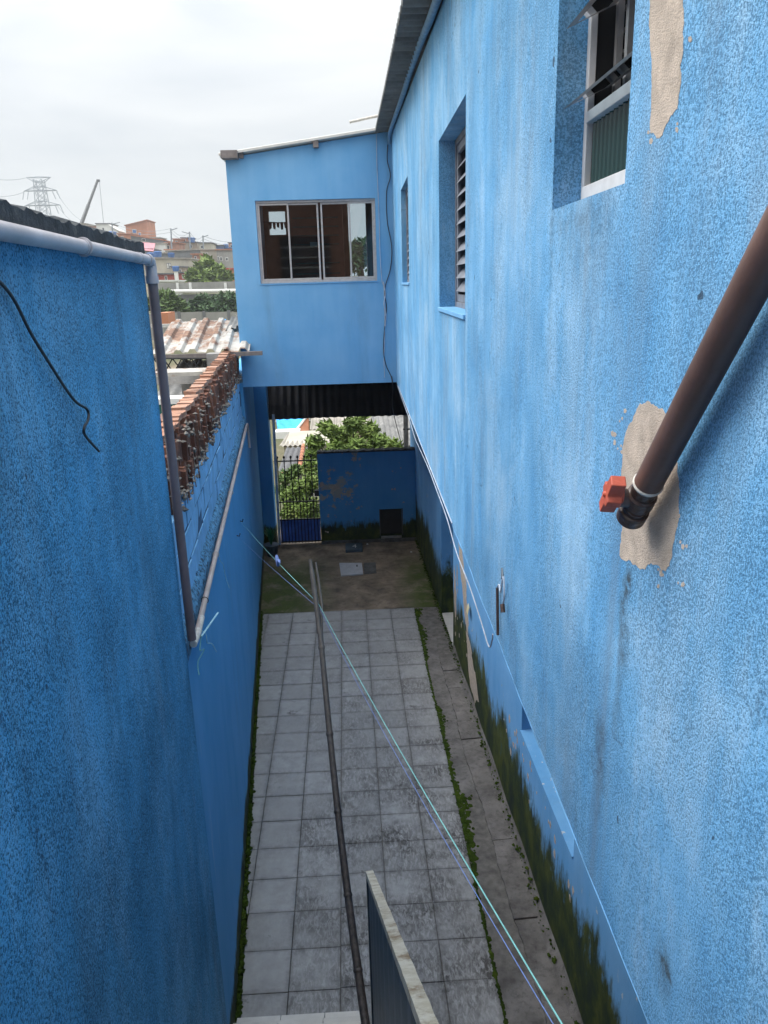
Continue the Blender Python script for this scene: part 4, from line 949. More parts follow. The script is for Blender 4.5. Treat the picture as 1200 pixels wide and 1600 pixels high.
tree('dark round tree seen through the glass of the room window', at_y(560, 440, 70),
     [bl(550, 392, 70, 18), bl(566, 386, 70, 16), bl(575, 398, 70, 18), bl(555, 410, 70, 20)], 1100, 0.6, 'leaf_dark', 11, 0.25)

rr = random.Random(52); wb = []
for k in range(170):
    y = rr.uniform(92, 168); x = -0.40*y-rr.uniform(0, 95); r0 = rr.uniform(1.6, 3.4); wb.append(((x, y, terr(x, y)+r0*.5), r0))
stuff(tag(leaves('far_wood', wb, 7000, 1.5, 'leaf_mid', None, 53, 0.6), 'scrubby green wood covering the hillside left of the houses', 'wood'))

# ------------------------------------------------------------------ hillside houses
def far_house(label, x0, x1, yt, yb, Y, wm, wins=(), roof=None, depth=7, slope=0.0, cat='house', tall=5.0, wmat='far_window'):
    a, b_ = at_y(x0, yt, Y), at_y(x1, yt, Y); zb = at_y((x0+x1)/2, yb, Y).z
    h_ = tag(empty('hillside_house', ((a.x+b_.x)/2, Y+depth/2, zb)), label, cat)
    z0, za, zb2 = zb-tall, a.z, b_.z+slope
    obj('wall', MB().prism([(a.x, Y, z0), (b_.x, Y, z0), (b_.x, Y, zb2), (a.x, Y, za)], (0, depth, 0)), wm, h_)
    rt = 0.22
    ov = 0.25
    obj('roof', MB().prism([(a.x-ov, Y-0.3, za+0.003), (b_.x+ov, Y-0.3, zb2+0.003), (b_.x+ov, Y-0.3, zb2+rt), (a.x-ov, Y-0.3, za+rt)], (0, depth+0.6, 0)), roof or 'roof_beige', h_)
    for wx0, wx1, wy0, wy1 in wins:
        p, q = at_y(wx0, wy0, Y), at_y(wx1, wy1, Y)
        wo = obj('window', box(p.x, q.x, Y-0.06, Y+0.02, q.z, p.z), wmat, h_)
        obj('frame', box(p.x-0.08, q.x+0.08, Y-0.03, Y-0.001, q.z-0.1, p.z+0.1), 'w_white' if wmat != 'w_white' else 'w_dark', wo)
    return h_
FH = far_house
FH('grey plastered hillside house with a small white paired window', 240, 297, 404, 427, 140, 'w_cream', [(261, 263.6, 412, 419), (264.4, 267, 412, 419)], 'roof_beige', 7, -0.1, wmat='w_white')
FH('wide dark grey hillside house with a pale roof edge', 262, 313, 393, 418, 165, 'w_dark', [], 'roof_beige', 8, 0.3)
FH('cream grey hillside house with three small dark windows', 313, 338, 391, 424, 160, 'w_cream', [(322, 324.5, 395, 399)], 'roof_beige', 8)
FH('stained grey hillside house beside the room corner', 338, 366, 391, 424, 158, 'w_grey', [(340, 342, 401, 406), (344, 347, 402, 407), (353, 356, 403, 407)], 'w_brick2', 8)
FH('low red painted house below the grey hillside house', 239, 268, 429, 441, 122, 'w_red', [(258, 261, 432, 438)], 'roof_slate', 6, tall=4)
FH('small dark red block house behind the blue water tank', 277, 290, 427, 440, 124, 'w_red', [(285, 288, 430, 434)], 'roof_slate', 5, tall=4)
FH('long white low shed with a flat roof below the red house', 238, 279, 440, 447, 112, 'w_white', [], 'w_white', 5, tall=3)
FH('white hillside house left of the utility poles', 236, 258, 381, 392, 190, 'w_white', [(238, 242, 384, 390)], 'roof_beige', 7)
FH('red brown narrow hillside house with shutter beside the white one', 258, 279, 380, 394, 192, 'w_brick2', [(260, 265, 384, 391)], 'roof_clay', 7)
FH('beige terrace house under the skyline poles', 279, 308, 379, 391, 205, 'w_beige', [(284, 288, 383, 387), (296, 300, 383, 387)], 'roof_slate', 8)
FH('tan block house right of the middle utility pole', 310, 329, 380, 391, 200, 'w_cream', [(314, 317, 384, 388)], 'roof_slate', 8)
FH('blue grey small house on the right skyline', 330, 349, 384, 393, 208, 'w_blue', [(334, 337, 386, 390)], 'roof_slate', 8)
FH('dark house at the skyline next to the blue room wall', 349, 368, 388, 398, 210, 'w_brick2', [(354, 357, 390, 394)], 'w_tank', 8)
FH('tall orange brick house, highest on the skyline', 196, 230, 353, 372, 222, 'w_brick', [(207, 213, 359, 364), (217, 220, 364, 367)], 'roof_clay', 9, 1.4, wmat='w_tank')
FH('bare brick house in front of the tall orange one', 184, 206, 366, 380, 205, 'w_brick', [(189, 193, 370, 375)], 'roof_clay', 7)
FH('long house with brown sloping roof below the orange brick house', 204, 256, 368, 382, 196, 'w_dark', [(222, 227, 373, 377)], 'roof_clay', 8, -1.2)
FH('small brick house left of the white slope on the skyline', 133, 150, 353, 372, 232, 'w_brick2', [(142, 145, 357, 362)], 'roof_beige', 8)
FH('pale unfinished house left of the skyline tank', 150, 171, 350, 372, 230, 'w_white', [(160, 163, 356, 362)], 'roof_slate', 8)
FH('cream low house at the foot of the crane boom', 104, 134, 350, 372, 240, 'w_cream', [(112, 115, 353, 357)], 'roof_beige', 8)
FH('white gabled shed between the pale house and bare brick house', 171, 184, 352, 374, 226, 'w_white', [], 'w_white', 6, -1.6)
FH('grey low house below the pink awning', 206, 238, 390, 404, 172, 'w_grey', [(225, 228, 395, 399)], 'roof_slate', 7)
FH('grey shed with rusty roof under the dark grey house', 240, 262, 396, 404, 168, 'w_dark', [], 'rust_sheet', 6)
FH('brick house corner with red roof right of the bright tree', 352, 372, 421, 436, 126, 'w_brick', [(357, 360, 426, 431)], 'w_red', 6, tall=4)
for q in (('narrow brick house squeezed left of the white hillside house', 222, 236, 382, 394, 188, 'w_brick2', [(227, 230, 385, 389)], 'roof_slate', 6),
          ('pale house with dark door under the long brown roof', 207, 222, 378, 390, 187, 'w_cream', [(212, 215, 381, 388)], 'roof_beige', 6),
          ('small orange brick house between the skyline poles', 270, 281, 374, 382, 214, 'w_brick', [(274, 277, 377, 380)], 'roof_clay', 6),
          ('flat grey house on the skyline right of the orange tower', 231, 250, 372, 382, 216, 'w_grey', [(236, 239, 375, 379)], 'w_grey', 7),
          ('dark brick house at the skyline above the terrace house', 283, 297, 372, 381, 220, 'w_brick2', [(288, 290, 375, 378)], 'roof_slate', 7),
          ('low cream house with wide window under the dark grey house', 297, 316, 416, 428, 142, 'w_cream', [(303, 309, 419, 423)], 'roof_slate', 6),
          ('brick house with a door behind the bright tree top', 300, 314, 398, 412, 152, 'w_brick2', [(304, 307, 401, 407)], 'roof_clay', 6),
          ('grey shack beside the utility pole foot', 258, 272, 391, 399, 172, 'w_grey', [(262, 265, 393, 397)], 'roof_clay', 5),
          ('beige house low on the slope left of the bright tree', 268, 286, 418, 430, 136, 'w_beige', [(280, 283, 421, 426)], 'roof_slate', 5),
          ('tiny brick house right end of the skyline', 357, 368, 380, 390, 224, 'w_brick', [(360, 363, 383, 386)], 'roof_slate', 6)):
    FH(*q)
aw = MB().prism([at_y(214, 391, 171), at_y(240, 393, 171), at_y(240, 392, 171), at_y(214, 390, 171)], (-0.4, 4, 1.7))
tag(obj('pink_awning', aw, 'w_pink'), 'pink awning roof in the middle of the hillside', 'awning')
def tank(label, px, py, Y, r_, stand=0.0):
    p = at_y(px, py, Y); t_ = tag(empty('water_tank', p), label, 'water tank', 'blue rooftop water tanks')
    obj('body', MB().tube([p, p+Vector((0, 0, r_*0.9)), p+Vector((0, 0, r_*1.25))], [r_*0.82, r_, r_*1.02], 14), 'w_tank', t_)
    obj('lid', MB().tube([p+Vector((0, 0, r_*1.26)), p+Vector((0, 0, r_*1.36)), p+Vector((0, 0, r_*1.5))], [r_*1.08, r_*1.05, r_*.5], 14), 'w_tank', t_)
    if stand: obj('stand', MB().box(p.x-r_*.5, p.x+r_*.5, p.y-r_*.5, p.y+r_*.5, p.z-stand, p.z-0.01), 'w_white', t_)
tank('blue water tank on a white stand above the low white shed', 275, 424, 121, 0.5, 1.5)
tank('blue water tank left on the grey house roof', 236, 405, 146, 0.75); tank('blue water tank right on the grey house roof', 247, 402, 148, 0.7)
tank('blue water tank beside the white gabled shed', 175, 374, 215, 1.3); tank('blue water tank on the beige terrace roof', 300, 379, 204, 0.8)
tank('blue water tank on the dark skyline house next to the room', 353, 388, 209, 0.7); tank('blue water tank on the low red house', 268, 403, 150, 0.6)
def upole(label, px, yt, yb, Y, arm, hgt=0):
    a, b_ = at_y(px, yb, Y), at_y(px, yt, Y); t_ = tag(empty('utility_pole', a), label, 'utility pole', 'hillside utility poles')
    obj('shaft', MB().tube([a-Vector((0, 0, 3)), b_], [0.22, 0.15], 8), 'steel_far', t_)
    obj('crossarm', MB().obox(b_+Vector((-0.2, -0.1, -0.5)), (arm, 0, 0.45), (0, 0.15, 0), (0, 0, 0.18)), 'steel_far', t_); return b_
P1 = upole('tallest utility pole with a street lamp arm on the hillside', 267, 357, 392, 178, 1.6)
P2 = upole('utility pole with crossarm left of the skyline tan house', 296, 362, 384, 196, -1.6); P3 = upole('utility pole on the skyline above the tan block house', 317, 368, 388, 196, 1.5)
P4 = upole('utility pole standing by the white gabled shed', 175, 348, 370, 212, 2.2)
wir = []
for lab, a, b_ in (('overhead wires between the left skyline pole and the tallest pole', P4, P1), ('overhead wires between the two middle skyline poles', P2, P3), ('overhead wires running from the skyline pole behind the room', P3, at_y(400, 372, 190)), ('overhead wires from the tallest pole to its right neighbour', P1, P2)):
    mb = MB()
    for k in range(2):
        mb.tube([a.lerp(b_, t/10)+Vector((0, 0, -1.2*4*(t/10)*(1-t/10)-k*0.7)) for t in range(11)], 0.035, 4)
    tag(obj('overhead_wire', mb, 'wire_far'), lab, 'wire')
# guard wall with white posts across the slope
gwl = tag(empty('guard_wall', (-20, 88, 2)), 'grey concrete guard wall with white posts and white pipe across the slope', 'wall')
a, b_ = at_y(236, 443, 88), at_y(374, 442, 88); zb_ = at_y(300, 453, 88).z
obj('wall', box(a.x, b_.x+3, 88, 88.3, zb_, a.z), 'w_grey', gwl); obj('lower_wall', box(a.x, b_.x+3, 86.6, 86.9, zb_-3.5, zb_-0.45), 'w_dark', gwl)
obj('white_pipe', MB().tube([(at_y(262, 454, 86.4).x, 86.4, zb_-0.1), (b_.x+3, 86.4, zb_-0.25)], 0.2, 8), 'w_white', gwl)
for px in (277, 297, 352): p = at_y(px, 443, 87.9); obj('post', box(p.x-.13, p.x+.13, 87.8, 87.98, zb_, p.z+0.1), 'w_white', gwl)
# lattice power pylon
py_ = tag(empty('power_pylon', at_y(62, 400, 420)), 'steel lattice power pylon with three crossarms on the left horizon', 'pylon')
Yp = 420; C0 = at_y(60, 277, Yp); s1 = 1200/Yp
def pyl(z): t = (C0.z-z); return 2.0+max(0, t-10)*0.05
mb = MB(); zt, zb = C0.z-1.0, C0.z-62
for sx_ in (-1, 1):
    for sy_ in (-1, 1): mb.tube([(C0.x+sx_*pyl(zt), Yp+sy_*pyl(zt), zt), (C0.x+sx_*pyl(zb), Yp+sy_*pyl(zb), zb)], 0.22, 4)
obj('leg_frame', mb, 'steel_far', py_)
mb = MB(); z = zt
while z > zb:
    z2 = z-3.2
    for sy_ in (-1, 1):
        mb.tube([(C0.x-pyl(z), Yp+sy_*pyl(z), z), (C0.x+pyl(z2), Yp+sy_*pyl(z2), z2)], 0.13, 4); mb.tube([(C0.x+pyl(z), Yp+sy_*pyl(z), z), (C0.x-pyl(z2), Yp+sy_*pyl(z2), z2)], 0.13, 4)
        mb.tube([(C0.x+sy_*pyl(z), Yp-pyl(z), z), (C0.x+sy_*pyl(z2), Yp+pyl(z2), z2)], 0.13, 4)
    z = z2
obj('bracing', mb, 'steel_far', py_)
for yt, hw in ((277, 17), (298, 23), (321, 25)):
    q = at_y(62, yt, Yp); hw = hw/s1; cx0 = C0.x; mb = MB()
    for sy_ in (-1, 1):
        up_ = 0 if yt == 277 else 1.9
        mb.tube([(cx0-hw, Yp, q.z), (cx0, Yp+sy_*2, q.z), (cx0+hw, Yp, q.z)], 0.2, 4)
        mb.tube([(cx0-hw, Yp, q.z), (cx0-2, Yp+sy_*2, q.z+(up_ or -2.2)), (cx0+2, Yp+sy_*2, q.z+(up_ or -2.2)), (cx0+hw, Yp, q.z)], 0.17, 4)
    obj('crossarm', mb, 'steel_far', py_)
    if yt > 280:
        for sx_ in (-1, 1):
            for f_ in (1.0, 0.72): obj('insulator', MB().tube([(cx0+sx_*hw*f_, Yp, q.z), (cx0+sx_*hw*f_+sx_*1.2, Yp, q.z-4)], 0.18, 4), 'steel_far', py_)
for i_, (x0, y0_, x1, y1_, yy) in enumerate(((88, 300, 128, 345, 400), (90, 322, 128, 352, 400), (-40, 302, 38, 300, 430), (-40, 270, 40, 278, 430))):
    a, b_ = at_y(x0, y0_, 420), at_y(x1, y1_, yy)
    mb = MB().tube([a.lerp(b_, t/8)+Vector((0, 0, -2.0*4*(t/8)*(1-t/8))) for t in range(9)], 0.10, 4)
    tag(obj('power_line', mb, 'wire_far'), ('power line descending right from the pylon upper crossarm', 'power line descending right from the pylon lower crossarm', 'power line leaving the pylon upper crossarm to the left', 'thin power line leaving the pylon top to the left')[i_], 'power line')
crn = tag(empty('crane', at_y(127, 350, 260)), 'crane boom leaning right above the hillside houses', 'crane')
a, b_ = at_y(124, 358, 260), at_y(152.5, 282, 260)
obj('boom', MB().tube([a, a.lerp(b_, .5), a.lerp(b_, .5), b_], [0.62, 0.56, 0.45, 0.40], 4), 'w_dark', crn)
obj('head', MB().obox(b_+Vector((-0.3, -.2, -0.4)), (1.0, 0, 0), (0, .4, 0), (0, 0, 0.7)), 'w_dark', crn)
obj('hoist_rope', MB().tube([b_+Vector((0.5, 0, 0)), at_y(162, 350, 260)], 0.07, 4), 'wire_far', crn)

# ------------------------------------------------------------------ below, beyond the gate
def low_house(label, px0, px1, py, Y, depth, rise, wm, roofm, hgt=3.0, sheets=True, side=0.0):
    a, b_ = at_y(px0, py, Y), at_y(px1, py, Y)
    h_ = tag(empty('low_house', ((a.x+b_.x)/2, Y+depth/2, a.z-hgt)), label, 'house')
    obj('wall', box(a.x+.15, b_.x-.15, Y+.2, Y+depth-.2, a.z-hgt-2, a.z-0.05), wm, h_)
    w_ = b_.x-a.x; n_ = max(1, int(w_/1.1))
    for k in range(n_):
        x0 = a.x+w_*k/n_
        obj('roof_sheet', corr((x0, Y, a.z+0.02+0.01*(k % 2)), (w_/n_+0.04, 0, side), (0, depth, rise), 0.177, 0.025, 0.008, per=6), roofm, h_, smooth=True)
    return h_
low_house('low house with beige corrugated roof left of the tree crown', 436, 520, 698, 27, 3.4, -0.24, 'w_cream', 'roof_beige')
low_house('low house with dark slate roof seen above the gate bars', 434, 492, 738, 22.5, 3.4, 0.02, 'w_grey', 'roof_slate')
low_house('house with grey corrugated roof right of the tree crown', 585, 690, 700, 25, 5.5, 0.6, 'w_grey', 'fibre_cement')
low_house('house with pale grey roof behind the tree at the far right', 596, 690, 668, 34, 7, 0.9, 'w_cream', 'roof_beige')
low_house('beige roofed house behind the tree middle', 484, 600, 672, 36, 6, 0.8, 'w_beige', 'roof_beige')
low_house('pale roofed house behind the blue tarpaulin', 425, 500, 652, 46, 8, 0.8, 'w_white', 'fibre_cement')
tq = MB(); c4 = [at_y(434, 673, 38), at_y(462, 673, 38), at_y(481, 649, 40.5), at_y(431, 650, 40.5)]
n_ = 12
for j in range(n_+1):
    for i in range(n_+1):
        s_, t_ = i/n_, j/n_; p = c4[0].lerp(c4[1], s_).lerp(c4[3].lerp(c4[2], s_), t_); p.z += 0.05*math.sin(i*1.3+j)+0.04*math.sin(j*2.1)-0.15*math.sin(math.pi*s_)*math.sin(math.pi*t_); tq.v.append(tuple(p))
tq.f = [(j*(n_+1)+i, j*(n_+1)+i+1, (j+1)*(n_+1)+i+1, (j+1)*(n_+1)+i) for j in range(n_) for i in range(n_)]
tpo = tag(empty('tarpaulin', c4[0]-Vector((0, 0, 0.5))), 'bright blue tarpaulin over a terrace beyond the gate', 'tarpaulin')
obj('sheet', tq, 'tarp_blue', tpo, smooth=True)
obj('edge', MB().tube([c4[1], c4[2]], 0.06, 6), 'w_white', tpo); obj('edge', MB().tube([c4[0], c4[1]], 0.06, 6), 'w_white', tpo)
tb = MB().prism([at_y(463, 674, 38), at_y(482, 674, 38.8), at_y(482, 651, 40.4), at_y(480, 651, 40.4)], (0.2, 0, -3))
tag(obj('terrace_wall', tb, 'w_brick'), 'orange brick terrace wall right of the blue tarpaulin', 'wall')
tag(obj('white_shed', MB().obox(at_y(430, 686, 37), (1.2, 0, 0), (0, 0.8, 0), (0, 0, 0.34)), 'w_white'), 'small white parapet below the blue tarpaulin', 'parapet')
rd = tag(empty('ridge_tiles', at_y(470, 735, 21.8)), 'row of terracotta ridge tiles down the slate roof edge', 'ridge tiles')
for k in range(9):
    p = at_y(466.5, 740, 21.9).lerp(at_y(474, 696, 25.6), k/9); q = at_y(466.5, 740, 21.9).lerp(at_y(474, 696, 25.6), (k+1.15)/9)
    obj('ridge_tile', MB().tube([p, q], [0.075, 0.06], 8), 'roof_clay', rd, smooth=True)
for k in range(7):
    p = at_y(438+k*5, 740-k*0.6, 21.8); obj('ridge_tile', MB().tube([p, p+Vector((0.12, 0.0, 0.0))], [0.05, 0.04], 8), 'roof_clay', rd, smooth=True)
up2 = tag(empty('street_pole', at_y(634, 705, 17.5)), 'thin dark utility pole right of the tree behind the yard wall', 'utility pole')
obj('shaft', MB().tube([at_y(634, 705, 17.5)-Vector((0, 0, 3)), at_y(634, 640, 17.5)+Vector((0, 0, 1.5))], [0.07, 0.05], 8), 'concrete_dark', up2)
obj('crossarm', MB().obox(at_y(630, 672, 17.45), (0.16, 0, 0), (0, 0.06, 0), (0, 0, 0.03)), 'iron_black', up2)

rh = tag(empty('rear_house', (-2, -5, 0)), 'brown brick house behind the viewer, seen only as a dim window reflection', 'house')
obj('wall', wall((-7, -6.2), (4.6, -6.2), -0.4, 8.6, [(2.0, 3.4, 5.2, 6.4), (4.6, 6.4, 5.2, 6.6), (8.6, 9.8, 5.2, 6.4)], (0, -0.2)), 'w_brick2', rh)
obj('side_wall', box(-7, -6.8, -12, -6.41, -0.4, 8.6), 'w_brick2', rh); obj('side_wall', box(4.4, 4.6, -12, -6.41, -0.4, 8.6), 'w_brick2', rh)
obj('roof', box(-7.3, 4.9, -12.2, -5.9, 8.61, 8.75), 'roof_clay', rh)
for x0, x1, z1 in ((-5.0, -3.6, 6.4), (-2.4, -0.6, 6.6), (1.6, 2.8, 6.4)):
    wo = obj('window', box(x0, x1, -6.36, -6.33, 5.2, z1), 'far_window', rh)
    for k in range(1, 4): obj('frame', box(x0, x1, -6.32, -6.29, 5.2+(z1-5.2)*k/4-.02, 5.2+(z1-5.2)*k/4+.02), 'w_white', wo)

# ------------------------------------------------------------------ yard wall, gate, passage roof
yw = tag(empty('yard_wall', (0.3, YG, 0)), 'shaded blue yard wall with peeling paint and a black square opening', 'wall')
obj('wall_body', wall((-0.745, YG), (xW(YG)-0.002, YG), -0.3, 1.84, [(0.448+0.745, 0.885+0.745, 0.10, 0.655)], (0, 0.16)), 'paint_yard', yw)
rr = random.Random(8); cpv = MB(); n_ = 40
for i in range(n_+1):
    x = -0.75+(xW(YG)+0.745)*i/n_; j = rr.uniform(-.006, .012)
    cpv.v += [(x, YG-0.012, 1.83), (x, YG-0.014, 1.862+j), (x, YG+0.08, 1.875+j), (x, YG+0.175, 1.86+j), (x, YG+0.175, 1.83)]
cpv.f = [(i*5+k, i*5+k+1, (i+1)*5+k+1, (i+1)*5+k)[::-1] for i in range(n_) for k in range(4)]
obj('coping', cpv, 'coping', yw)
obj('opening_back', box(0.43, 0.90, YG+0.12, YG+0.15, 0.08, 0.67), 'dark_inside', yw)
obj('opening_sill', box(0.455, 0.87, YG-0.05, YG+0.1, 0.055, 0.098), 'concrete', yw, bevel=0.006)
obj('opening_frame', MB().box(0.432, 0.449, YG-0.004, YG+0.02, 0.1, 0.66).box(0.884, 0.902, YG-0.004, YG+0.02, 0.1, 0.66), 'concrete_dark', yw)
obj('plinth', box(-0.745, xW(YG)-0.003, YG-0.07, YG-0.001, -0.2, 0.045), 'concrete_dark', yw, bevel=0.01)
rr = random.Random(77)
for cx0, cz0, s_ in ((-0.50, 1.15, .24), (-0.25, 1.05, .16), (-0.08, 1.08, .10), (-0.62, 0.55, .10), (0.72, 1.06, .10), (-0.64, 0.28, .08), (0.70, 1.42, .05), (0.86, 1.5, .05), (0.92, 0.8, 0.05)):
    for k in range(7 if s_ > .12 else 2):
        a0 = (cx0+rr.gauss(0, s_*.45), cz0+rr.gauss(0, s_*.4)); r0 = s_*rr.uniform(.12, .4); n_ = 9
        o_ = [(a0[0]+r0*rr.uniform(.45, 1.2)*math.cos(2*math.pi*i/n_), YG, a0[1]+r0*rr.uniform(.4, 1.1)*math.sin(2*math.pi*i/n_)) for i in range(n_)]
        if min(p[0] for p in o_) < -0.74: continue
        obj('bare_patch', MB().prism(o_, (0, -0.0018-0.0002*k, 0)), 'plaster', yw)
gt = tag(empty('iron_gate', (-1.15, YG, 0)), 'black barred iron gate with blue lower panel beside the yard wall', 'gate')
gx = [-1.525+i*0.131 for i in range(7)]
gy = YG+0.05
def bar(x, z0, z1, r_):
    bo = obj('bar', MB().tube([(x, gy, z0), (x, gy, z1)], r_, 8), 'iron_black', gt)
    obj('finial', MB().tube([(x, gy, z1-.005), (x, gy, z1+.012), (x, gy, z1+.03), (x, gy, z1+.046), (x, gy, z1+.056)], [0.010, 0.020, 0.024, 0.018, 0.005], 8), 'iron_black', bo, smooth=True)
for x in gx: bar(x, 0.0, 1.745, 0.0095)
for i in range(13):
    if i % 2: bar(-1.525+i*0.0655, 0.0, 0.895, 0.007)
for z in (1.695, 0.865, 0.50, 0.03): obj('rail', box(-1.60, -0.735, gy-0.013, gy+0.013, z-0.011, z+0.011), 'iron_black', gt)
obj('panel', box(-1.555, -0.755, gy+0.018, gy+0.024, 0.035, 0.50), 'gate_blue', gt)
obj('lock', box(-0.835, -0.735, gy-0.03, gy+0.03, 0.97, 1.09), 'iron_black', gt, bevel=0.006)
tag(obj('gate_post', MB().tube([(-1.585, YG+0.02, -0.02), (-1.565, YG+0.02, 1.3), (-1.54, YG+0.02, 2.62)], 0.026, 12), 'post_white', smooth=True), 'pale blue round post at the left side of the gate', 'post')
pl = tag(empty('side_pier', (-1.76, YG, 0)), 'dark blue masonry pier between the boundary wall and gate', 'pier')
obj('pier_body', box(xL(YG)-0.0, -1.64, YG-0.02, YG+0.25, -0.2, 3.62), 'paint_yard', pl)
# corrugated roof of the passage: three overlapping sheet rows
pr = tag(empty('passage_roof', (-0.3, 13, 2.6)), 'dark corrugated sheets with wavy lower edge hanging above the gate passage', 'roof')
rows = [(14.80, 2.505, 14.93, 2.80), (14.905, 2.76, 15.10, 3.16), (15.075, 3.12, 15.30, 3.66)]     # (y, z) of the lower and upper edge
for ya, za, yb, zb in rows:
    for k in range(3):
        x0 = -1.98+k*1.06
        obj('roof_sheet', corr((x0, ya, za+0.006*(k % 2)), (1.10, 0, 0), (0, yb-ya, zb-za), 0.146, 0.022, 0.007, per=10), 'fibre_shaded', pr, smooth=True)
for y_, z_ in ((15.0, 2.72), (15.2, 3.08)): obj('purlin', box(-1.8, 1.2, y_+0.03, y_+0.09, z_-0.05, z_+0.03), 'wood_grey', pr)


# things on the passage floor
mc = tag(empty('inspection_cover', (-0.15, 13.15, 0)), 'light grey square inspection cover on the passage floor', 'cover')
obj('slab', MB().prism([(-0.375, 13.44, -0.01), (0.045, 13.40, -0.01), (0.06, 12.84, -0.01), (-0.335, 12.80, -0.01)][::-1], (0, 0, 0.024)), 'cover_slab', mc, bevel=0.003)
obj('lift_hole', box(-0.06, -0.035, 13.2, 13.29, 0.0145, 0.017), 'dark_inside', mc)
obj('frame_strip', MB().box(0.075, 0.30, 12.86, 13.42, -0.012, 0.004), 'concrete_dark', mc)
db = tag(empty('drain_box', (-0.1, 14.25, 0)), 'dark blue shallow box with a white 4 on its top near the yard wall', 'box')
obj('body', box(-0.26, 0.07, 14.02, 14.42, -0.012, 0.06), 'slate_paint', db, bevel=0.01)
n4 = MB()
for q in (((-0.125, 14.19), (-0.04, 14.205)), ((-0.075, 14.13), (-0.058, 14.30))): n4.box(q[0][0], q[1][0], q[0][1], q[1][1], 0.0605, 0.062)
n4.prism([(-0.125, 14.205, 0.0605), (-0.108, 14.205, 0.0605), (-0.058, 14.295, 0.0605), (-0.073, 14.30, 0.0605)], (0, 0, 0.0014))
obj('numeral', n4, 'w_white', db)
for lab, x, y_ in (('tiny white pebble right of the dark box', 0.17, 14.46), ('tiny pale pebble on the floor under the black opening', 1.0, 13.9)):
    c0 = Vector((x, y_, 0.005)); vs = [c0+Vector(d_)*0.028 for d_ in ((1, 0, 0), (-.8, .1, 0), (0, .9, .1), (.1, -1, 0), (0, 0, .8), (0, 0, -.4))]
    tag(obj('pebble', MB().add(vs, [(0, 2, 4), (2, 1, 4), (1, 3, 4), (3, 0, 4), (2, 0, 5), (1, 2, 5), (3, 1, 5), (0, 3, 5)]), 'w_white'), lab, 'pebble')
pp = tag(empty('potted_plant', (-1.68, 14.05, 0)), 'spiky green plant in a dark pot in the left corner by the gate', 'plant')
obj('pot', MB().tube([(-1.68, 14.05, -0.01), (-1.68, 14.05, 0.2), (-1.68, 14.05, 0.22), (-1.68, 14.05, 0.22)], [0.10, 0.14, 0.15, 0.13], 16), 'slate_paint', pp, smooth=True)
lf = MB(); rr = random.Random(6)
for i in range(70):
    a_ = rr.uniform(0, 6.28); t_ = rr.uniform(.05, .22); h_ = rr.uniform(.2, .42); p0 = Vector((-1.68, 14.05, .2)); d_ = Vector((math.cos(a_), math.sin(a_), 0)); sd_ = Vector((-d_.y, d_.x, 0))*0.008
    m_ = p0+d_*t_*.4+Vector((0, 0, h_*.7)); e = p0+d_*t_+Vector((0, 0, h_)); lf.add([p0-sd_, p0+sd_, m_+sd_, m_-sd_, e], [(0, 1, 2, 3), (3, 2, 4)])
obj('foliage', lf, 'leaf_pot', pp)

# ------------------------------------------------------------------ water pipe with valve on the house wall
vp = tag(empty('valve_pipe', (0.49, 1.4, 4.5)), 'brown water pipe slanting down the house wall to a capped end with orange valve handle', 'pipe')
def on(px, py, off):
    v = ray(px, py); k = 1.0
    for _ in range(6): k = (xR(v.y*k)-off)/v.x
    return EYE+v*k
A_, B_ = on(1226, 345, 0.036), on(1012, 757, 0.036); ax = (B_-A_).normalized(); rP = 0.0245
obj('pipe', MB().tube([A_-ax*0.5, A_, B_], rP, 28), 'pvc_brown', vp, smooth=True)
obj('socket', MB().tube([B_-ax*0.004, B_+ax*0.006, B_+ax*0.042, B_+ax*0.046], [rP+.0005, rP-.001, rP-.003, rP-.005], 24), 'pvc_dark', vp, smooth=True)
obj('sealant', MB().tube([B_-ax*.006, B_-ax*.003, B_+ax*.003], [rP+.0003, rP+.0022, rP+.0002], 24), 'tape_white', vp, smooth=True)
Vc = B_+ax*0.045
obj('valve_body', MB().tube([Vc-ax*.02, Vc-ax*.014, Vc+ax*.014, Vc+ax*.02], [rP-.004, rP+.002, rP+.002, rP-.004], 24), 'pvc_dark', vp, smooth=True)
obj('union_nut', MB().tube([Vc+ax*.021, Vc+ax*.023, Vc+ax*.032, Vc+ax*.034], [rP-.003, rP-.0005, rP-.0005, rP-.002], 24), 'pvc_dark', vp, smooth=True)
obj('end_cap', MB().tube([Vc+ax*.034, Vc+ax*.036, Vc+ax*.062, Vc+ax*.067, Vc+ax*.069], [rP-.001, rP+.0025, rP+.002, rP-.003, rP-.012], 24), 'pvc_dark', vp, smooth=True)
sd_ = Vector((-1, 0.12, 0.05)); sd_ = (sd_-ax*sd_.dot(ax)).normalized()
obj('stem', MB().tube([Vc+sd_*.015, Vc+sd_*.040, Vc+sd_*.042], [0.017, 0.017, 0.014], 18), 'pvc_dark', vp, smooth=True)
H0 = Vc-ax*.008+sd_*.038; ln = ax; wd = ax.cross(sd_).normalized()
hd = MB(); hl, hw_, ht = 0.043, 0.0135, 0.026
prof = [(-hl, -hw_*.8), (-0.012, -hw_*.95), (-0.008, -hw_*1.7), (0.008, -hw_*1.7), (0.012, -hw_*.95), (hl, -hw_*.8), (hl, hw_*.8), (0.012, hw_*.95), (0.008, hw_*1.7), (-0.008, hw_*1.7), (-0.012, hw_*.95), (-hl, hw_*.8)]
hd.prism([H0+ln*a+wd*b_ for a, b_ in prof], sd_*ht)
hn = obj('handle', hd, 'handle_orange', vp, bevel=0.002)
obj('stem_seat', MB().tube([H0-sd_*.004, H0+sd_*.006], 0.0165, 18), 'handle_orange', hn, smooth=True)
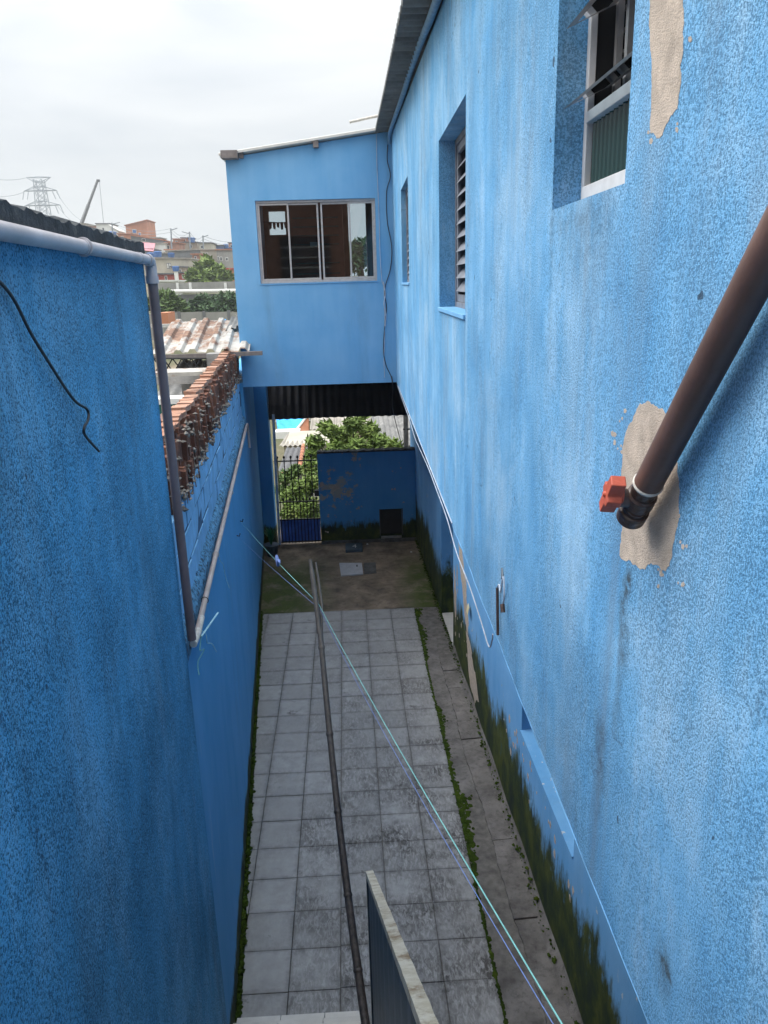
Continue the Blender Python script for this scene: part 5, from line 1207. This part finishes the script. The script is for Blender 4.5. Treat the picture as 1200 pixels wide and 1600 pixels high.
obj('knob', MB().tube([H0+sd_*(ht-.001), H0+sd_*(ht+.004)], [0.006, 0.004], 12), 'handle_orange', hn, smooth=True)

# ------------------------------------------------------------------ cables and small fittings on the house
tag(obj('hose', MB().tube(curve([(xR(y_)-0.035, y_, z_) for y_, z_ in ((-1, 6.12), (2, 6.30), (4.9, 6.475), (5.8, 6.55), (6.84, 6.625), (8, 6.68), (9.3, 6.76), (10.4, 6.83), (11.1, 6.85))]+[(xR(11.2)-0.03, YR-0.03, 6.78)], 5), 0.024, 12), 'cable_blue', smooth=True), 'thick grey blue hose tucked under the eave of the house', 'hose')
cabs = [('thin pale cable hanging straight down the right side of the room wall', 'cable_pale', 0.0045, [(588, 207), (589, 260), (592, 330), (594, 400), (597, 440), (600, 452), (601, 520), (600, 560), (601, 590)]),
        ('dark cable looping down beside the room window to the passage', 'cable_black', 0.006, [(606, 226), (605, 250), (610, 275), (604, 300), (605, 345), (612, 385), (610, 420), (601, 452), (604, 480), (602, 500), (599, 545), (603, 570), (611, 588), (613, 600)]),
        ('white frayed cable twist below the room window corner', 'cable_pale', 0.008, [(599, 440), (602, 460), (600, 475), (603, 490), (602, 510)])]
for lab, m_, r_, pts in cabs:
    tag(obj('cable', MB().tube(curve([at_y(px, py, YR-0.012) for px, py in pts], 5), r_, 6), m_, smooth=True), lab, 'cable')
tag(obj('cable', MB().tube(curve([at_y(612, 588, YR-0.012), at_y(614, 605, YR-0.05), at_y(613, 632, 11.6), at_y(617, 655, 12.5), at_y(629, 700, 13.5)], 6), 0.007, 6), 'cable_black', smooth=True), 'dark cable dropping from the room edge into the passage', 'cable')
tag(obj('stub_pipe', MB().tube([at_y(546, 191, YR-0.05), at_y(590, 181, YR-0.05)], 0.018, 10), 'tape_white', smooth=True), 'short pale pipe sticking out left from the eave corner', 'pipe')
pts = []
for y_, dz, dx in ((10.9, .01, 0), (9.5, -.01, 0), (8.3, 0.0, -.006), (7.47, -.06, 0), (7.0, -.05, 0), (6.0, -.01, 0), (5.2, 0.0, -.004), (4.6, -.02, 0), (4.2, -.10, .01), (3.8, -.15, .03), (3.4, -.17, .03), (3.05, -.13, .01), (2.90, -.03, -.002), (2.86, 0.02, -.006)):
    pts.append((xR(y_)-0.012+dx, y_, ZO+dz))
tag(obj('cable', MB().tube(curve(pts, 6), 0.0032, 6), 'cable_pale', smooth=True), 'white cable drooping along the bottom edge of the upper house wall', 'cable')
tag(obj('cable', MB().tube(curve([(xR(y_)-0.004, y_, ZO+0.012) for y_ in (10.8, 9, 7.5, 6, 5, 4.4)], 4), 0.004, 6), 'cable_pale', smooth=True), 'pale cable clipped tight to the overhang edge further down the alley', 'cable')
ct = tag(empty('cable_outlet', (xR(2.8)-0.02, 2.8, 3.6)), 'small conduit with bent cable on the house wall above the overhang edge', 'conduit')
obj('conduit', MB().tube([on(778, 992, .012), on(777, 918, .012)], 0.006, 8), 'pvc_dark', ct, smooth=True)
obj('bent_cable', MB().tube(curve([on(777, 918, .014), on(780, 914, .016), on(782, 925, .018), on(785, 908, .018), on(787, 902, .014), on(788, 930, .016), on(786, 945, .016)], 6), 0.0035, 7), 'cable_pale', ct, smooth=True)
obj('tap', MB().tube([on(785, 944, .02), on(786, 957, .02)], 0.009, 8), 'pvc_dark', ct, smooth=True)
obj('wall_hole', MB().tube([on(785, 888, .0), on(786, 904, .004)], [0.005, 0.008], 8), 'slate_paint', ct)
tag(obj('paper_scrap', MB().obox((xW(8.45)-0.05, 8.36, 1.16), (0.01, 0.15, 0), (0.02, 0, 0.10), (0.004, 0, 0)), 'paper'), 'cream paper scrap stuck on the crumbling lower house wall', 'scrap')

# ------------------------------------------------------------------ stairs, sheet railing, bamboo pole, clothesline
stx = tag(empty('staircase', (-0.5, 2.2, 0)), 'pale tiled staircase climbing towards the viewer along the left wall', 'staircase')
NS = 17; zr = 0.2; run = 0.2
for k in range(NS):
    yf = 4.075-k*run*1.03; z = 0.2*(k+1)
    obj('step', box(xL(yf)+0.03, -0.055, yf-run*1.03-(0.02 if k < NS-1 else 1.4), yf, max(-0.01, z-0.6), z-0.014), 'concrete', stx)
    xw0, xw1 = xL(yf)+0.034, -0.052; n_ = 3
    for i in range(n_):
        a = xw0+(xw1-xw0)*i/n_; b_ = xw0+(xw1-xw0)*(i+1)/n_-0.005
        obj('step_tile', box(a, b_, yf-run*1.03+0.006-(0 if k < NS-1 else 1.4), yf+0.012, z-0.0135, z), 'tile_pale', stx, bevel=0.002)
rl = tag(empty('stair_railing', (0.05, 3, 0.5)), 'slate blue sheet metal stair railing with worn cream top edge', 'railing')
F0, N0 = Vector((-0.030, 4.10, 1.35)), Vector((0.150, 1.20, 3.333))
dr_ = N0-F0; hx = Vector((1, 0.06, 0)).normalized()
n_ = 46; pn = MB()
for i in range(n_+1):
    t = i/n_; p = F0.lerp(N0, t); o_ = 0.006*(1 if i % 4 in (0, 1) else -1)
    zb = max(0.02, p.z-1.25)
    pn.v += [tuple(p+hx*(0.008+o_)+Vector((0, 0, -0.03))), tuple(Vector((p.x, p.y, zb))+hx*(0.008+o_))]
pn.f = [(2*i, 2*i+1, 2*i+3, 2*i+2) for i in range(n_)]
po = obj('sheet_panel', pn, 'slate_paint', rl); sm = po.modifiers.new('thick', 'SOLIDIFY'); sm.thickness = 0.003
cpr = MB(); n_ = 50; rr = random.Random(4)
for i in range(n_+1):
    p = F0.lerp(N0, i/n_); j = lambda: Vector((rr.uniform(-.0012, .0012), 0, rr.uniform(-.0006, .0006)))
    cpr.v += [tuple(p+hx*-0.006+Vector((0, 0, -0.045))), tuple(p+hx*-0.006+j()), tuple(p+hx*0.042+j()), tuple(p+hx*0.042+Vector((0, 0, -0.045)))]
cpr.f = [(i*4+k, (i+1)*4+k, (i+1)*4+(k+1) % 4, i*4+(k+1) % 4) for i in range(n_) for k in range(4)]+[(0, 1, 2, 3), tuple(n_*4+k for k in range(4))[::-1]]
obj('top_rail', cpr, 'rail_cap', rl)
obj('end_post', MB().obox(F0+Vector((-0.004, -0.002, -1.33)), hx*0.042, (0, 0.035, 0), (0, 0, 1.285)), 'slate_paint', rl, bevel=0.003)

bp = tag(empty('bamboo_pole', at_d(577, 1640, 2.72)), 'dark weathered bamboo pole with forked tip propping up the clothesline', 'pole')
top, bot = at_d(500, 985, 3.42), at_d(577, 1640, 2.72)
def along(py): 
    t = (py-985)/(1640-985)
    X = 500+t*77-9*math.sin(math.pi*min(1, max(0, t)))*0.6
    return at_d(X, py, 3.42+(2.72-3.42)*t)
pys = [985+i*(1660-985)/24 for i in range(25)]
obj('shaft', MB().tube([along(p) for p in pys], [0.0120+0.0045*(p-985)/655 for p in pys], 14), 'bamboo', bp, smooth=True)
for nd in (1012, 1147, 1268, 1398, 1516, 1620):
    a, b_ = along(nd-3.5), along(nd+3.5); r_ = 0.0125+0.0045*(nd-985)/655
    obj('node', MB().tube([a, along(nd-1.2), along(nd+1.2), b_], [r_, r_+.0022, r_+.0022, r_], 14), 'bamboo', bp, smooth=True)
tA = [along(990), at_d(495.5, 945, 3.45), at_d(490, 905, 3.48), at_d(485.5, 874, 3.50)]
obj('prong', MB().tube([p+Vector((-0.003, 0, 0)) for p in tA], [0.0115, 0.0115, 0.011, 0.007], 10), 'bamboo', bp, smooth=True)
tB = [along(990), at_d(501, 945, 3.46), at_d(495.5, 905, 3.49), at_d(491.5, 879, 3.51)]
obj('prong', MB().tube([p+Vector((0.005, 0.004, 0)) for p in tB], [0.007, 0.006, 0.0055, 0.004], 8), 'bamboo', bp, smooth=True)
hk1, hk2 = Vector((xL(8.57)+0.01, 8.57, 2.378)), Vector((xL(7.94)+0.01, 7.94, 2.407))
fk = at_d(498, 944, 3.44); endp = at_d(905, 1645, 0.97)
def sagged(a, b_, s_, n_=18): return [a.lerp(b_, t/n_)+Vector((0, 0, -s_*4*(t/n_)*(1-t/n_))) for t in range(n_+1)]
tag(obj('clothesline', MB().tube(sagged(hk1, fk, 0.015)+sagged(fk, endp, 0.02)[1:], 0.0014, 8), 'rope_green', smooth=True), 'green clothesline rope stretched from the left wall over the pole to lower right', 'rope')
fk2 = at_d(500, 952, 3.44); endp2 = at_d(893, 1648, 1.02)
tag(obj('clothesline', MB().tube(sagged(hk2, fk2, 0.012)+sagged(fk2, endp2, 0.035)[1:], 0.0009, 8), 'rope_blue', smooth=True), 'thin blue clothesline strand running beside the green rope', 'rope')
for lab, hk in (('nail and knot holding the green rope on the left wall', hk1), ('nail and knot holding the blue strand on the left wall', hk2)):
    tag(obj('wall_hook', MB().tube([hk+Vector((-.02, 0, .01)), hk+Vector((.02, 0, 0)), hk+Vector((.028, 0, .03))], 0.006, 6), 'iron_black'), lab, 'hook')
k1 = hk1.lerp(fk, 0.70); tg = (fk-hk1).normalized()
tag(obj('rope_knot', MB().tube([k1-tg*.12+Vector((0, 0, -.02)), k1-tg*.05+Vector((0, 0, .025)), k1+Vector((0, 0, -.03)), k1+tg*.07+Vector((0, 0, .01)), k1+tg*.13], [.004, .011, .012, .011, .004], 8), 'rope_blue', smooth=True), 'blue knotted loop joining the two clotheslines left of the pole', 'knot')

# ------------------------------------------------------------------ air: light haze over the valley
hzm = bpy.data.materials.new('haze'); hzm.use_nodes = True; t = hzm.node_tree; t.nodes.remove(t.nodes['Principled BSDF'])
pv = t.nodes.new('ShaderNodeVolumePrincipled'); pv.inputs['Color'].default_value = (0.86, 0.91, 0.97, 1); pv.inputs['Density'].default_value = 0.0006; pv.inputs['Anisotropy'].default_value = 0.2
t.links.new(pv.outputs[0], t.nodes['Material Output'].inputs['Volume']); M['haze'] = hzm
stuff(tag(obj('haze', box(-950, 950, -320, 2450, -12, 62), 'haze'), 'thin pale haze lying over the whole valley', 'haze'))
